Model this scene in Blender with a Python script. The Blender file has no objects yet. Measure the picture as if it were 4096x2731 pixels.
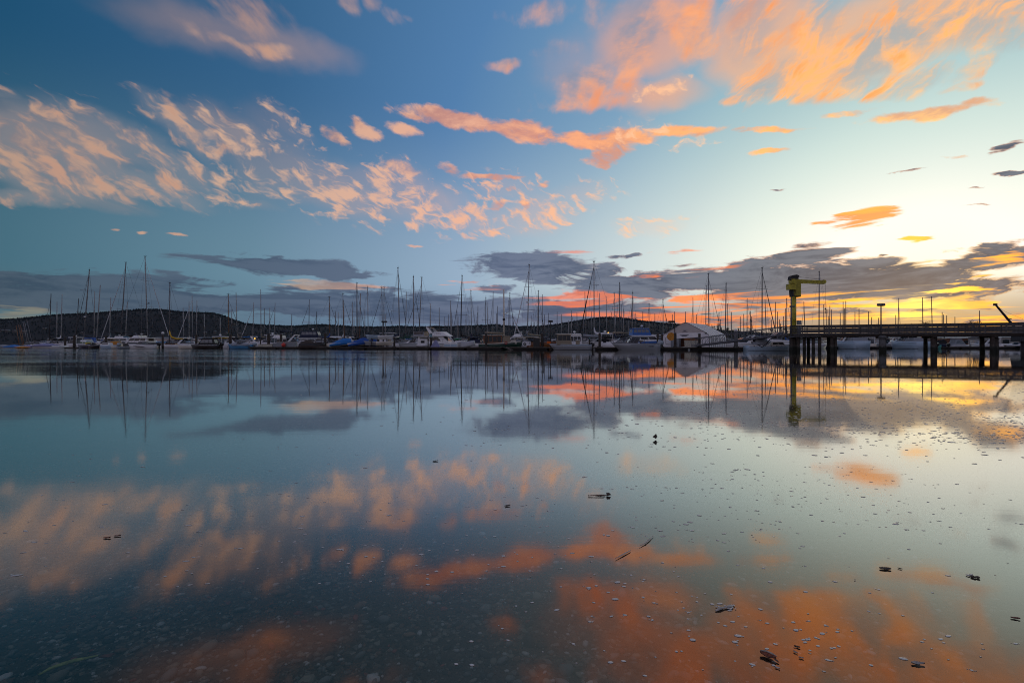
import bpy, bmesh, math, random
from mathutils import Vector, Matrix
R = math.radians
sc = bpy.context.scene
COL = sc.collection
rnd = random.Random(7)

# ------------------------------------------------------------------ camera
CAM_H = 0.70                       # lens height above the water
FPX, CX, HY = 1934.0, 2048.0, 1381.0   # focal length, centre and horizon of the photograph, in its own pixels
cam = bpy.data.cameras.new('camera'); camo = bpy.data.objects.new('camera', cam); COL.objects.link(camo)
camo.location = (0, 0, CAM_H); camo.rotation_euler = (R(90), 0, 0)
cam.sensor_width = 36; cam.lens = 36 * FPX / 4096; cam.shift_y = 15.5 / 4096
cam.clip_start = 0.05; cam.clip_end = 30000
sc.camera = camo
vs = sc.view_settings
vs.view_transform = 'Standard'; vs.look = 'None'; vs.gamma = 1; vs.exposure = 0; vs.use_curve_mapping = False
sc.cycles.use_denoising = True
sc.cycles.max_bounces = 6; sc.cycles.diffuse_bounces = 2; sc.cycles.glossy_bounces = 3
sc.cycles.transparent_max_bounces = 12; sc.cycles.caustics_reflective = False; sc.cycles.caustics_refractive = False
sc.cycles.sample_clamp_indirect = 4
sc.cycles.use_adaptive_sampling = True; sc.cycles.adaptive_threshold = 0.02; sc.cycles.filter_width = 1.05; sc.cycles.adaptive_min_samples = 16

SUN_AZ, SUN_EL = 40.0, 2.6         # where the sun stands, degrees right of the camera axis / above the horizon
sun = bpy.data.lights.new('sun', 'SUN'); suno = bpy.data.objects.new('sun', sun); COL.objects.link(suno)
sun.energy = 0.005; sun.angle = R(12.0); sun.color = (1.0, 0.66, 0.36)
d_sun = Vector((math.sin(R(SUN_AZ)) * math.cos(R(SUN_EL)), math.cos(R(SUN_AZ)) * math.cos(R(SUN_EL)), math.sin(R(SUN_EL))))
suno.rotation_euler = d_sun.to_track_quat('Z', 'Y').to_euler()

# ------------------------------------------------------------------ node helpers
def lin(c):
    return tuple((v / 12.92 if v <= 0.04045 else ((v + 0.055) / 1.055) ** 2.4) for v in (x / 255 for x in c))

class NT:
    def __init__(s, tree):
        s.t = tree; s.n = tree.nodes; s.l = tree.links
    def new(s, kind): return s.n.new(kind)
    def put(s, sock, v):
        if hasattr(v, 'is_output'): s.l.new(v, sock)
        elif v is not None: sock.default_value = v
    def math(s, op, a, b=None, c=None, clamp=False):
        n = s.new('ShaderNodeMath'); n.operation = op; n.use_clamp = clamp
        for i, v in enumerate((a, b, c)): s.put(n.inputs[i], v) if v is not None else None
        return n.outputs[0]
    def vmath(s, op, a, b=None, scale=None):
        n = s.new('ShaderNodeVectorMath'); n.operation = op
        s.put(n.inputs[0], a)
        if b is not None: s.put(n.inputs[1], b)
        if scale is not None: s.put(n.inputs['Scale'], scale)
        return n.outputs['Value'] if op in ('LENGTH', 'DOT_PRODUCT') else n.outputs[0]
    def comb(s, x, y, z):
        n = s.new('ShaderNodeCombineXYZ')
        for i, v in enumerate((x, y, z)): s.put(n.inputs[i], v)
        return n.outputs[0]
    def sep(s, v):
        n = s.new('ShaderNodeSeparateXYZ'); s.put(n.inputs[0], v); return n.outputs
    def noise(s, vec, scale=1, detail=4, rough=0.5, dist=0.0, color=False, lac=2.0):
        n = s.new('ShaderNodeTexNoise'); n.noise_dimensions = '3D'
        s.put(n.inputs['Vector'], vec); s.put(n.inputs['Scale'], scale); s.put(n.inputs['Detail'], detail)
        s.put(n.inputs['Roughness'], rough); s.put(n.inputs['Distortion'], dist); s.put(n.inputs['Lacunarity'], lac)
        return n.outputs['Color' if color else 'Fac']
    def rng(s, v, a, b, c=0.0, d=1.0, smooth=True):
        n = s.new('ShaderNodeMapRange'); n.interpolation_type = 'SMOOTHSTEP' if smooth else 'LINEAR'; n.clamp = not smooth
        s.put(n.inputs[0], v)
        for i, x in zip((1, 2, 3, 4), (a, b, c, d)): s.put(n.inputs[i], x)
        return n.outputs[0]
    def mix(s, fac, a, b, mode='MIX'):
        n = s.new('ShaderNodeMix'); n.data_type = 'RGBA'; n.blend_type = mode; n.clamp_factor = True
        s.put(n.inputs[0], fac)
        for i, v in ((6, a), (7, b)):
            s.put(n.inputs[i], (tuple(v) + (1,) if isinstance(v, tuple) and len(v) == 3 else v))
        return n.outputs[2]
    def ramp_f(s, fac, stops):      # a piecewise linear number
        out = None
        for (a, va), (b, vb) in zip(stops, stops[1:]):
            v = s.rng(fac, a, b, 0.0, vb - va, False); out = v if out is None else s.math('ADD', out, v)
        return s.math('ADD', out, stops[0][1])
    def ramp(s, fac, stops, lo=0.0, hi=1.0):
        n = s.new('ShaderNodeValToRGB'); cr = n.color_ramp; cr.interpolation = 'LINEAR'
        st = [((p - lo) / (hi - lo), c) for p, c in stops]
        while len(cr.elements) < len(st): cr.elements.new(0.5)
        for e, (p, c) in zip(cr.elements, st): e.position = p; e.color = tuple(c) + (1,)
        s.put(n.inputs[0], s.rng(fac, lo, hi, 0, 1, smooth=False))
        return n.outputs[0]

# ------------------------------------------------------------------ the sky
world = bpy.data.worlds.new('World'); sc.world = world; world.use_nodes = True
world.cycles.sampling_method = 'MANUAL'; world.cycles.sample_map_resolution = 1024
wt = world.node_tree; wt.nodes.clear(); W = NT(wt)
def azel(px, py):                  # a place in the photograph's overview (2352 px wide) as azimuth and elevation in degrees
    x, y = px * 1.74150 - CX, HY - py * 1.74150
    return math.degrees(math.atan2(x, FPX)), math.degrees(math.atan2(y, math.hypot(x, FPX)))
tc = W.new('ShaderNodeTexCoord').outputs['Generated']
dx, dy, dz = W.sep(tc)[:]
el = W.math('MULTIPLY', W.math('ARCSINE', dz), 57.29578)
az = W.math('MULTIPLY', W.math('ARCTAN2', dx, dy), 57.29578)
P = W.comb(az, el, 0.0)
ssun = tuple((math.sin(R(SUN_AZ)) * math.cos(R(4)), math.cos(R(SUN_AZ)) * math.cos(R(4)), math.sin(R(4))))
sd = W.math('MULTIPLY', W.math('ARCCOSINE', W.math('MINIMUM', W.vmath('DOT_PRODUCT', tc, ssun), 0.99999)), 57.29578)
zc = W.math('ADD', W.math('MAXIMUM', dz, 0.0), 0.10)
PL = W.comb(W.math('DIVIDE', dx, zc), W.math('DIVIDE', dy, zc), 0.0)      # the clouds' own plane

low = W.ramp(sd, [(0, lin((255, 246, 208))), (8, lin((254, 250, 236))), (15, lin((234, 240, 228))), (25, lin((208, 220, 220))),
                  (35, lin((178, 196, 206))), (46, lin((148, 172, 196))), (57, lin((126, 154, 178))), (68, lin((102, 136, 156))),
                  (86, lin((68, 108, 126))), (115, lin((124, 132, 158))), (180, lin((204, 192, 200)))], 0, 180)
high = W.ramp(sd, [(0, lin((205, 225, 215))), (16, lin((184, 212, 208))), (25, lin((156, 190, 200))), (34, lin((122, 160, 190))),
                   (50, lin((82, 126, 172))), (67, lin((54, 98, 138))), (87, lin((24, 76, 110))), (120, lin((84, 112, 156))), (180, lin((160, 162, 190)))], 0, 180)
base = W.mix(W.rng(el, 8.0, 27.0), low, high)
base = W.vmath('SCALE', base, scale=W.ramp_f(sd, [(0, 1.22), (10, 1.10), (22, 1.0), (180, 1.0)]))
base = W.mix(W.math('MULTIPLY', W.rng(el, 7.5, 2.0), W.rng(sd, 5, 100, 0.92, 0.6)), base, W.ramp(sd, [(0, lin((200, 165, 105))), (12, lin((132, 126, 122))), (26, lin((108, 110, 130))), (42, lin((82, 100, 132))), (60, lin((80, 102, 130))), (90, lin((92, 112, 116))), (180, lin((165, 152, 168)))], 0, 180))

def warp(vec, terms):
    for scale, amp, det in terms:
        c = W.noise(W.vmath('MULTIPLY', tc, (1.0, 1.0, 1.6)), scale, det, 0.55, color=True)
        vec = W.vmath('ADD', vec, W.vmath('MULTIPLY', W.vmath('SUBTRACT', c, (0.5, 0.5, 0.5)), amp))
    return vec
def blobs(vec, lst, soft=0.3, grow=1.0):     # lst: centre x, y, half length, half thickness (overview pixels), tilt (degrees, + = right end down), strength
    out = None
    for (px, py, rx, ry, rot, amp) in lst:
        rx *= grow; ry *= grow
        a0 = azel(px, py)
        ca, sa = math.cos(R(rot)), math.sin(R(rot))
        e1 = azel(px + ca * rx, py + sa * rx); e2 = azel(px - sa * ry, py + ca * ry)
        v1 = (e1[0] - a0[0], e1[1] - a0[1]); v2 = (e2[0] - a0[0], e2[1] - a0[1])
        m = W.new('ShaderNodeMapping'); m.vector_type = 'TEXTURE'
        if out is None: W.put(m.inputs['Vector'], vec)
        else:                      # each blob waits for the one before, so the node compiler never holds many at once
            h = W.new('ShaderNodeVectorMath'); h.operation = 'MULTIPLY_ADD'
            W.put(h.inputs[0], out); h.inputs[1].default_value = (1e-6, 0, 0); W.put(h.inputs[2], vec); W.put(m.inputs['Vector'], h.outputs[0])
        m.inputs['Location'].default_value = (a0[0], a0[1], 0)
        m.inputs['Rotation'].default_value = (0, 0, math.atan2(v1[1], v1[0]))
        m.inputs['Scale'].default_value = (math.hypot(*v1), math.hypot(*v2), 1)
        f = W.rng(W.vmath('LENGTH', m.outputs[0]), 1.0, soft, 0.0, amp)
        out = f if out is None else W.math('MAXIMUM', out, f)
    return out
def cover(mask, nz, k, off, a, b):  # density from a mask and a noise
    d = W.rng(W.math('ADD', W.math('MULTIPLY_ADD', W.math('SUBTRACT', nz, 0.5), k, off), mask), a, b)
    return W.math('MULTIPLY', d, W.rng(mask, 0.04, 0.22))

PW = warp(P, [(5.0, (5.0, 3.2, 0), 3), (22.0, (1.6, 1.2, 0), 3)])
PS = warp(P, [(14.0, (2.2, 1.6, 0), 5)])
away = W.rng(W.math('ABSOLUTE', az), 50, 75)
over = W.rng(el, 36, 48)
beyond = W.math('MULTIPLY', W.math('MAXIMUM', away, over), W.rng(el, 6, 14))     # the rest of the sky, out of the picture

# noise fields of the high clouds: rows that run away from the viewer
nA = W.noise(W.vmath('MULTIPLY', PL, (3.6, 1.4, 1)), 1.0, 6, 0.55, 0.4)
nB = W.noise(W.vmath('ADD', W.vmath('MULTIPLY', PL, (9.0, 3.4, 1)), (3.3, 7.7, 1.0)), 1.0, 5, 0.58, 0.3)
nC = W.noise(W.vmath('MULTIPLY', tc, (1, 1, 2.2)), 11.0, 6, 0.6, 0.3)
nV = W.noise(W.vmath('ADD', W.vmath('MULTIPLY', PL, (1.7, 0.55, 1)), (9.1, 2.0, 4.0)), 1.0, 4, 0.5, 0.6)

lit = W.ramp(sd, [(0, lin((255, 222, 140))), (12, lin((255, 202, 122))), (22, lin((253, 178, 104))), (35, lin((247, 166, 116))),
                  (50, lin((236, 178, 150))), (66, lin((206, 166, 144))), (86, lin((186, 152, 132))), (125, lin((225, 190, 185))), (180, lin((250, 218, 212)))], 0, 180)
lit = W.vmath('SCALE', lit, scale=W.ramp_f(sd, [(0, 1.4), (15, 1.25), (32, 1.12), (50, 1.0), (180, 1.0)]))
deep = W.ramp(sd, [(0, lin((250, 180, 90))), (20, lin((248, 148, 66))), (40, lin((240, 140, 92))), (66, lin((206, 154, 124))), (100, lin((180, 140, 128))), (180, lin((170, 130, 140)))], 0, 180)
shade = W.mix(0.42, base, lin((172, 140, 134)))
col = base

# thin veils
veil = blobs(PW, [(1480, 90, 260, 130, -10, 1.1), (1750, 100, 260, 140, -30, 1.2), (1500, 220, 260, 60, -6, .7), (640, 110, 260, 70, 14, .8), (140, 330, 330, 130, 18, .8), (180, 470, 420, 46, 6, .55), (470, 70, 380, 95, 14, .75),                   (1330, 150, 230, 140, -25, .5), (1950, 110, 480, 150, -18, 1.1), (2200, 40, 300, 120, -26, 1.2), (1060, 470, 330, 80, 5, .25)], 0.1)
veil = W.math('MAXIMUM', veil, W.math('MULTIPLY', beyond, 0.5))
dv = cover(veil, nV, 1.6, -0.18, 0.0, 0.8)
col = W.mix(W.math('MULTIPLY', dv, W.rng(sd, 30, 60, 0.7, 0.5)), col, W.mix(W.rng(sd, 30, 60, 0.7, 0.42), shade, lit))

# the big sunlit fan at the upper right and the columns beside it, cirrus at the upper left, altocumulus at the left
def turned(rot, sx, sy, off):       # az / elevation turned along the rows of a cloud field and stretched
    m = W.new('ShaderNodeMapping'); m.vector_type = 'TEXTURE'; W.put(m.inputs['Vector'], PW)
    m.inputs['Location'].default_value = (off, off * .7, 0); m.inputs['Rotation'].default_value = (0, 0, R(rot)); m.inputs['Scale'].default_value = (sx, sy, 1)
    return m.outputs[0]
nR = W.noise(turned(38, 8.0, 2.4, 11.0), 1.0, 8, 0.62, 0.7)
nF = W.math('ADD', W.math('MULTIPLY', W.noise(turned(-30, 2.5, 1.15, 5.0), 1.0, 4, 0.52, 0.25), 0.72), W.math('MULTIPLY', nV, 0.28))
nP = W.noise(turned(-24, 2.1, 0.95, 3.0), 1.0, 4, 0.55, 0.4)
def high_cloud(col, d, tex, strength):
    c = W.mix(W.rng(W.math('ADD', tex, W.math('MULTIPLY', nC, 0.7)), 0.66, 1.0), shade, lit)
    c = W.mix(W.rng(W.math('ADD', tex, W.math('MULTIPLY', nB, 0.6)), 0.80, 1.0), c, W.mix(0.65, lit, deep))
    return W.mix(W.math('MULTIPLY', d, strength), col, c)
mA = blobs(PW, [(1600, 70, 70, 100, 12, 1.35), (1530, 40, 70, 80, 10, .95), (1460, 80, 100, 120, 10, 1.35), (1350, 180, 150, 72, -14, 1.15), (1430, 150, 80, 76, 0, 1.15), (1240, 30, 110, 50, 0, .75), (1390, 30, 90, 70, 0, 1.0), (1290, 110, 90, 40, -20, .8), (1330, 230, 150, 34, -8, .85),
                (1168, 156, 46, 20, -8, 1.0), (800, 10, 34, 50, -24, 1.0), (862, 8, 34, 46, -24, 1.05), (900, 40, 60, 30, 30, .7), (430, 68, 60, 26, 35, .84), (540, 112, 80, 18, 24, .84), (640, 126, 84, 22, 8, .92), (560, 40, 170, 60, 15, .5), (720, 150, 40, 12, 0, .6), (940, 50, 40, 16, 20, .6),
                (1720, 20, 100, 60, -50, .75)], 0.1, 1.3)
mA = W.math('MAXIMUM', mA, W.math('MULTIPLY', beyond, 0.56))
fA = W.math('ADD', W.math('MULTIPLY', nA, 0.42), W.math('MULTIPLY', nB, 0.58))
col = high_cloud(col, cover(mA, fA, 3.6, -0.30, 0.0, 0.95), nA, W.rng(sd, 20, 85, 0.95, 0.74, False))
mF = blobs(PW, [(420, 300, 140, 44, 34, .9), (150, 360, 260, 90, 22, 1.0), (90, 280, 120, 60, 30, .8), (240, 320, 230, 74, 26, .95), (110, 410, 200, 72, 14, 1.02), (370, 370, 200, 56, 30, .95), (330, 430, 210, 44, 14, .92), (30, 222, 70, 28, 20, .7), (70, 462, 150, 24, 6, .95), (530, 320, 110, 40, 30, .55)], 0.1, 1.3)
dF = cover(mF, nF, 6.0, -0.36, 0.0, 1.0)
col = W.mix(W.math('MULTIPLY', cover(mF, nV, 1.5, -0.1, 0.0, 0.8), 0.5), col, W.mix(0.4, shade, lin((160, 160, 160))))
col = high_cloud(col, dF, nF, 0.92)
mR = blobs(PW, [(1740, 60, 130, 90, -55, 1.05), (2120, 60, 220, 100, -28, 1.25), (1900, 200, 240, 40, -6, 1.15), (2330, 70, 140, 60, -24, 1.1), (2350, 0, 120, 90, -30, 1.2), (2250, 20, 300, 110, -30, 1.35), (2010, 120, 280, 90, -26, 1.4), (1800, 176, 200, 66, -18, 1.2), (1890, 60, 140, 76, -42, .95), (1700, 226, 80, 16, -10, 1.0), (2020, 214, 130, 30, -8, 1.1), (2080, 190, 130, 36, -20, 1.1),
                (2240, 150, 180, 30, -24, .85), (2180, 200, 90, 14, -14, .7), (1690, 110, 60, 70, -50, .8)], 0.25, 1.25)
dR = cover(mR, W.math('ADD', W.math('MULTIPLY', nR, 0.7), W.math('MULTIPLY', nC, 0.3)), 3.0, -0.33, 0.0, 1.0)
col = high_cloud(col, dR, W.math('ADD', nR, -0.01), 0.95)

# solid bars: the long bird shaped cloud, the streak at the right, little lumps
mB = blobs(PS, [(1050, 276, 150, 27, 7, 1.2), (1200, 300, 120, 30, 8, 1.1), (985, 266, 80, 15, 3, 1.0), (1350, 322, 110, 24, 3, 1.05), (1420, 318, 120, 27, -4, 1.1), (1560, 302, 130, 15, -4, .95), (1760, 300, 140, 9, -4, .85),
                (1400, 352, 72, 30, -18, 1.05), (1385, 378, 34, 12, 5, .9), (2130, 262, 210, 16, -9, 1.15), (2240, 238, 70, 16, -9, 1.1), (1945, 262, 90, 11, -4, .85), (1780, 347, 68, 8, -4, .85),
                (1028, 388, 38, 17, 20, .9), (1130, 407, 95, 9, 0, 1.1), (838, 297, 55, 25, 34, .95), (930, 300, 48, 18, 16, .85), (770, 316, 48, 20, 34, .85), (925, 385, 60, 26, 10, .72),
                (2200, 360, 52, 7, 2, .8), (1142, 476, 24, 16, -10, .95), (1206, 476, 20, 15, 15, .9), (1170, 434, 22, 10, -10, .75), (1250, 424, 18, 10, -20, .7),
                (402, 537, 30, 5, 4, .95), (331, 532, 18, 5, 4, .85), (274, 527, 16, 4, 4, .8), (952, 563, 22, 4, 2, .75), (590, 473, 22, 6, 6, .7)], 0.25, 1.3)
dB = cover(mB, W.math('ADD', W.math('MULTIPLY', nC, 0.6), W.math('MULTIPLY', nP, 0.4)), 3.0, -0.34, 0.0, 0.75)
cB = W.mix(W.rng(nC, 0.40, 0.62), W.mix(0.62, shade, deep), lit)
col = W.mix(W.math('MULTIPLY', dB, 0.96), col, cB)

# small broken altocumulus across the middle
mC = blobs(PW, [(760, 430, 260, 90, 16, .75), (560, 330, 150, 60, 30, .66), (960, 470, 220, 80, 8, .74), (1150, 440, 160, 50, -4, .55), (620, 400, 160, 80, 24, .62), (540, 460, 160, 24, 8, .5), (660, 300, 120, 40, 30, .5), (880, 420, 200, 66, 12, .72), (720, 380, 210, 70, 22, .50), (640, 320, 150, 60, 30, .40), (1080, 505, 200, 50, 6, .70), (1230, 490, 140, 66, -10, .60), (780, 470, 130, 26, 6, .48),
                (1500, 520, 120, 34, 0, .50), (1520, 205, 80, 30, -15, .7), (1450, 300, 120, 40, -10, .45), (1340, 440, 140, 44, -10, .42), (1590, 330, 120, 20, 0, .5), (470, 400, 120, 50, 24, .5)], 0.1, 1.25)
nD = W.math('ADD', W.math('MULTIPLY', nP, 0.62), W.math('MULTIPLY', nC, 0.38))
col = W.mix(W.math('MULTIPLY', cover(mC, nV, 1.4, -0.12, 0.0, 0.9), 0.26), col, lit)
dC = cover(mC, nD, 6.2, -0.36, 0.0, 0.95)
col = W.mix(W.math('MULTIPLY', dC, 0.9), col, W.mix(W.rng(sd, 50, 20, 0.1, 0.6), lit, lin((255, 222, 190))))

# the low banks over the horizon
LW = W.vmath('MULTIPLY', tc, (1.0, 1.0, 4.6))
nL = W.noise(LW, 7.0, 8, 0.62, 0.9)
nS = W.noise(W.vmath('MULTIPLY', tc, (1.0, 1.0, 13.0)), 4.5, 6, 0.55, 0.8)
PB = warp(P, [(9.0, (4.0, 1.3, 0), 5), (30.0, (1.2, 0.7, 0), 4)])
# glow between the banks
gl = blobs(PB, [(1700, 712, 600, 52, -2, .95), (2120, 718, 420, 40, -2, 1.08), (1560, 690, 300, 12, -2, 1.1), (1980, 694, 300, 9, -1, 1.2), (2130, 722, 130, 18, 0, 1.5), (1340, 688, 140, 22, -2, 1.2), (2270, 628, 130, 10, -16, .8), (2080, 606, 120, 7, -8, .55), (2200, 668, 130, 6, -3, .8), (1960, 505, 110, 24, -10, .9), (2085, 547, 62, 12, -4, .8), (2300, 590, 90, 26, -10, .8),
                (1480, 620, 240, 26, -3, .55), (800, 660, 200, 14, 3, .6), (1300, 580, 100, 9, 0, .62), (445, 660, 26, 4, 2, .9), (1050, 655, 150, 16, 0, .45), (1540, 578, 80, 10, -3, .6), (30, 715, 90, 18, 4, .5)], 0.1, 1.3)
hot = W.ramp(sd, [(0, lin((255, 214, 100))), (4, lin((255, 182, 60))), (9, lin((255, 156, 48))), (16, lin((255, 134, 50))), (25, lin((250, 126, 60))), (34, lin((244, 122, 78))), (48, lin((240, 168, 138))), (66, lin((190, 165, 140))), (90, lin((140, 140, 120))), (180, lin((150, 130, 130)))], 0, 180)
hot = W.vmath('SCALE', hot, scale=W.ramp_f(sd, [(0, 1.9), (8, 1.55), (18, 1.3), (35, 1.1), (60, 1.0), (180, 1.0)]))
dG = cover(gl, nS, 7.0, -0.62, 0.0, 0.6)
grey = W.ramp(sd, [(0, lin((104, 100, 100))), (6, lin((82, 89, 102))), (14, lin((72, 83, 102))), (26, lin((72, 85, 112))), (40, lin((80, 94, 126))), (60, lin((70, 87, 114))), (88, lin((58, 77, 95))), (180, lin((150, 140, 158)))], 0, 180)
bank = blobs(PB, [(2200, 664, 260, 30, -3, 1.2), (2150, 756, 320, 16, 0, 1.0), (250, 676, 520, 36, 1, 1.1), (700, 690, 420, 26, 1, 1.0), (2260, 596, 190, 40, -10, 1.12), (2240, 662, 220, 36, -6, 1.0), (1480, 652, 280, 40, -2, 1.1), (1330, 640, 200, 26, 0, .85), (60, 690, 300, 30, 2, 1.05), (1850, 585, 110, 30, -6, 1.15), (1720, 618, 130, 34, -16, 1.05), (1880, 644, 580, 54, -3, 1.45), (1960, 715, 620, 42, 0, .72), (2230, 610, 200, 26, -14, .95), (2290, 568, 120, 22, -6, .9), (2180, 572, 60, 9, -4, .8), (2085, 548, 52, 9, -6, .75), (2028, 587, 22, 6, 0, .85), (1590, 640, 170, 28, -4, .85),
                  (1230, 612, 190, 40, 2, 1.15), (1400, 626, 160, 26, -2, .85), (1440, 588, 60, 8, -4, .8), (1180, 600, 90, 20, 4, .8), (1140, 664, 70, 16, 0, .85), (660, 610, 220, 26, 3, 1.05), (780, 632, 90, 16, 6, .85), (490, 643, 130, 14, 3, .8), (660, 662, 100, 12, 2, .9), (900, 668, 160, 12, 3, .75),
                  (150, 652, 480, 38, 0, 1.1), (420, 700, 460, 30, 0, 1.1), (900, 706, 560, 46, 1, 1.3), (1330, 718, 300, 42, 0, 1.2), (1700, 660, 260, 20, 0, .8), (1750, 735, 340, 16, 0, .7), (2310, 742, 180, 18, -2, .9), (2180, 690, 200, 10, -4, .62),
                  (2312, 340, 70, 17, -18, 1.0), (2325, 396, 56, 10, -6, .95), (2090, 390, 64, 5, -9, .62), (2242, 437, 26, 4, 0, .55), (2245, 472, 46, 4, -4, .55), (1775, 441, 26, 3, -3, .5), (2330, 300, 60, 14, -16, .35), (1565, 610, 60, 9, -6, .7), (1020, 485, 24, 8, 0, .4)], 0.1, 1.35)
away2 = W.math('MULTIPLY', W.rng(W.math('ABSOLUTE', az), 46, 62), W.rng(el, 9, 4.5, 0, 0.85))
bank = W.math('MAXIMUM', bank, away2)
nLS = W.math('ADD', W.math('MULTIPLY', nL, 0.60), W.math('ADD', W.math('MULTIPLY', nS, 0.25), W.math('MULTIPLY', nC, 0.15)))
dL = cover(bank, nLS, 5.0, -0.36, 0.0, 0.42)
edge = W.math('MULTIPLY', dL, W.math('SUBTRACT', 1.0, dL))           # thin rims of the banks, lit by the sun behind them
inner = W.mix(W.rng(nLS, 0.43, 0.57), W.mix(0.30, grey, lin((36, 50, 76))), W.mix(W.rng(sd, 15, 70, 0.18, 0.05), grey, lin((186, 190, 200))))
inner = W.mix(W.math('MULTIPLY', edge, W.rng(sd, 2, 40, 1.5, 0.1)), inner, hot)
col = W.mix(W.math('MULTIPLY', dL, W.rng(sd, 0, 90, 0.98, 0.88, False)), col, inner)
col = W.mix(W.math('MULTIPLY', dG, W.rng(sd, 4, 60, 0.98, 0.6, False)), col, W.mix(W.rng(nL, 0.4, 0.62), hot, W.mix(0.35, hot, grey)))

sky = W.new('ShaderNodeTexSky'); sky.sky_type = 'NISHITA'; sky.sun_disc = False
sky.sun_elevation = R(SUN_EL); sky.sun_rotation = R(SUN_AZ)
b1 = W.new('ShaderNodeBackground'); W.put(b1.inputs[0], sky.outputs[0]); b1.inputs[1].default_value = 0.004
b2 = W.new('ShaderNodeBackground'); W.put(b2.inputs[0], col); b2.inputs[1].default_value = 1.0
ad = W.new('ShaderNodeAddShader'); W.l.new(b1.outputs[0], ad.inputs[0]); W.l.new(b2.outputs[0], ad.inputs[1])
wo = W.new('ShaderNodeOutputWorld'); W.l.new(ad.outputs[0], wo.inputs[0])

# ------------------------------------------------------------------ materials
MATS = {}
def mat(name, c, rough=0.5, metal=0.0, var=0.18, scale=6.0, bump=0.0, spec=0.5, rand=0.0):
    if name in MATS: return MATS[name]
    m = bpy.data.materials.new(name); m.use_nodes = True
    t = NT(m.node_tree); b = m.node_tree.nodes['Principled BSDF']
    co = t.new('ShaderNodeTexCoord').outputs['Object']
    n = t.noise(co, scale, 4, 0.6, 0.3)
    lo = tuple(v * (1 - var) for v in c); hi = tuple(min(1, v * (1 + var)) for v in c)
    colr = t.mix(t.rng(n, 0.32, 0.68), lo, hi)
    if rand:
        oi = t.new('ShaderNodeObjectInfo').outputs['Random']
        colr = t.mix(1.0, colr, t.ramp(oi, [(0, (1 - rand,) * 3), (1, (1 + rand,) * 3)]), 'MULTIPLY')
    t.put(b.inputs['Base Color'], colr)
    b.inputs['Roughness'].default_value = rough; b.inputs['Metallic'].default_value = metal
    b.inputs['Specular IOR Level'].default_value = spec
    if bump:
        bn = t.new('ShaderNodeBump'); bn.inputs['Strength'].default_value = bump; bn.inputs['Distance'].default_value = 0.02
        t.put(bn.inputs['Height'], t.noise(co, scale * 5, 5, 0.6)); t.l.new(bn.outputs[0], b.inputs['Normal'])
    MATS[name] = m; return m
def glow(name, c, s):
    if name in MATS: return MATS[name]
    m = bpy.data.materials.new(name); m.use_nodes = True; m.node_tree.nodes.clear(); t = NT(m.node_tree)
    e = t.new('ShaderNodeEmission'); e.inputs[0].default_value = c + (1,); e.inputs[1].default_value = s
    o = t.new('ShaderNodeOutputMaterial'); t.l.new(e.outputs[0], o.inputs[0]); MATS[name] = m; return m
mat('gelcoat_white', (.80, .80, .80), .3, var=.05); mat('gelcoat_cream', (.70, .64, .54), .35, var=.06); mat('gelcoat_grey', (.36, .38, .40), .35, var=.08)
mat('gelcoat_pale_blue', (.42, .55, .66), .3, var=.06); mat('gelcoat_blue', (.06, .25, .46), .3, var=.08); mat('gelcoat_navy', (.012, .018, .045), .25, var=.1)
mat('gelcoat_green', (.012, .045, .030), .3, var=.12); mat('gelcoat_black', (.012, .012, .014), .3, var=.1); mat('gelcoat_teal', (.08, .32, .28), .4, var=.1)
mat('royal_blue', (.02, .12, .42), .35, var=.08); mat('antifoul', (.02, .02, .022), .7); mat('deck_grey', (.42, .42, .42), .6, var=.1)
mat('dark_glass', (.012, .014, .018), .08, var=.05); mat('clear_vinyl', (.16, .18, .21), .15, var=.25, scale=3)
mat('canvas_black', (.008, .008, .010), .8, var=.2); mat('canvas_navy', (.012, .018, .05), .8); mat('canvas_blue', (.015, .17, .50), .75, var=.12, bump=.3); mat('canvas_royal', (.012, .08, .34), .75, var=.12)
mat('canvas_yellow', (.62, .36, .02), .75, var=.12, bump=.3); mat('canvas_tan', (.30, .25, .18), .85, var=.1, bump=.3); mat('canvas_grey', (.26, .28, .31), .8, var=.1); mat('canvas_green', (.012, .06, .04), .8)
mat('canvas_brown', (.045, .032, .026), .9, var=.25, bump=.5); mat('canvas_lavender', (.24, .25, .42), .8, var=.12, bump=.3); mat('canvas_white', (.62, .62, .64), .8, var=.06)
mat('aluminium', (.17, .17, .18), .5, metal=.3, var=.08); mat('mast_white', (.30, .30, .30), .4, var=.06); mat('mast_dark', (.04, .04, .045), .5); mat('mast_wood', (.20, .09, .035), .5, var=.2); mat('stainless', (.6, .6, .62), .2, metal=.9)
mat('rope_dark', (.02, .02, .022), .8); mat('wire', (.10, .10, .11), .5); mat('sail_roll', (.52, .52, .53), .8)
mat('pile_wood', (.045, .034, .026), .9, var=.35, scale=3, bump=.6); mat('dock_wood', (.055, .046, .038), .9, var=.3, scale=4, bump=.4); mat('dock_edge', (.32, .29, .25), .85, var=.2); mat('float_black', (.02, .02, .02), .8)
mat('pier_wood', (.082, .080, .078), .85, var=.3, scale=5, bump=.4, rand=.22); mat('pier_beam', (.035, .026, .02), .9, var=.3, bump=.4); mat('concrete', (.11, .11, .11), .9, var=.2, bump=.3)
mat('crane_yellow', (.46, .39, .035), .5, var=.3, scale=1.6, bump=.15); mat('crane_dark', (.03, .025, .022), .7); mat('steel_grey', (.13, .135, .15), .5, metal=.3); mat('steel_dark', (.03, .03, .032), .6, metal=.2)
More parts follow.
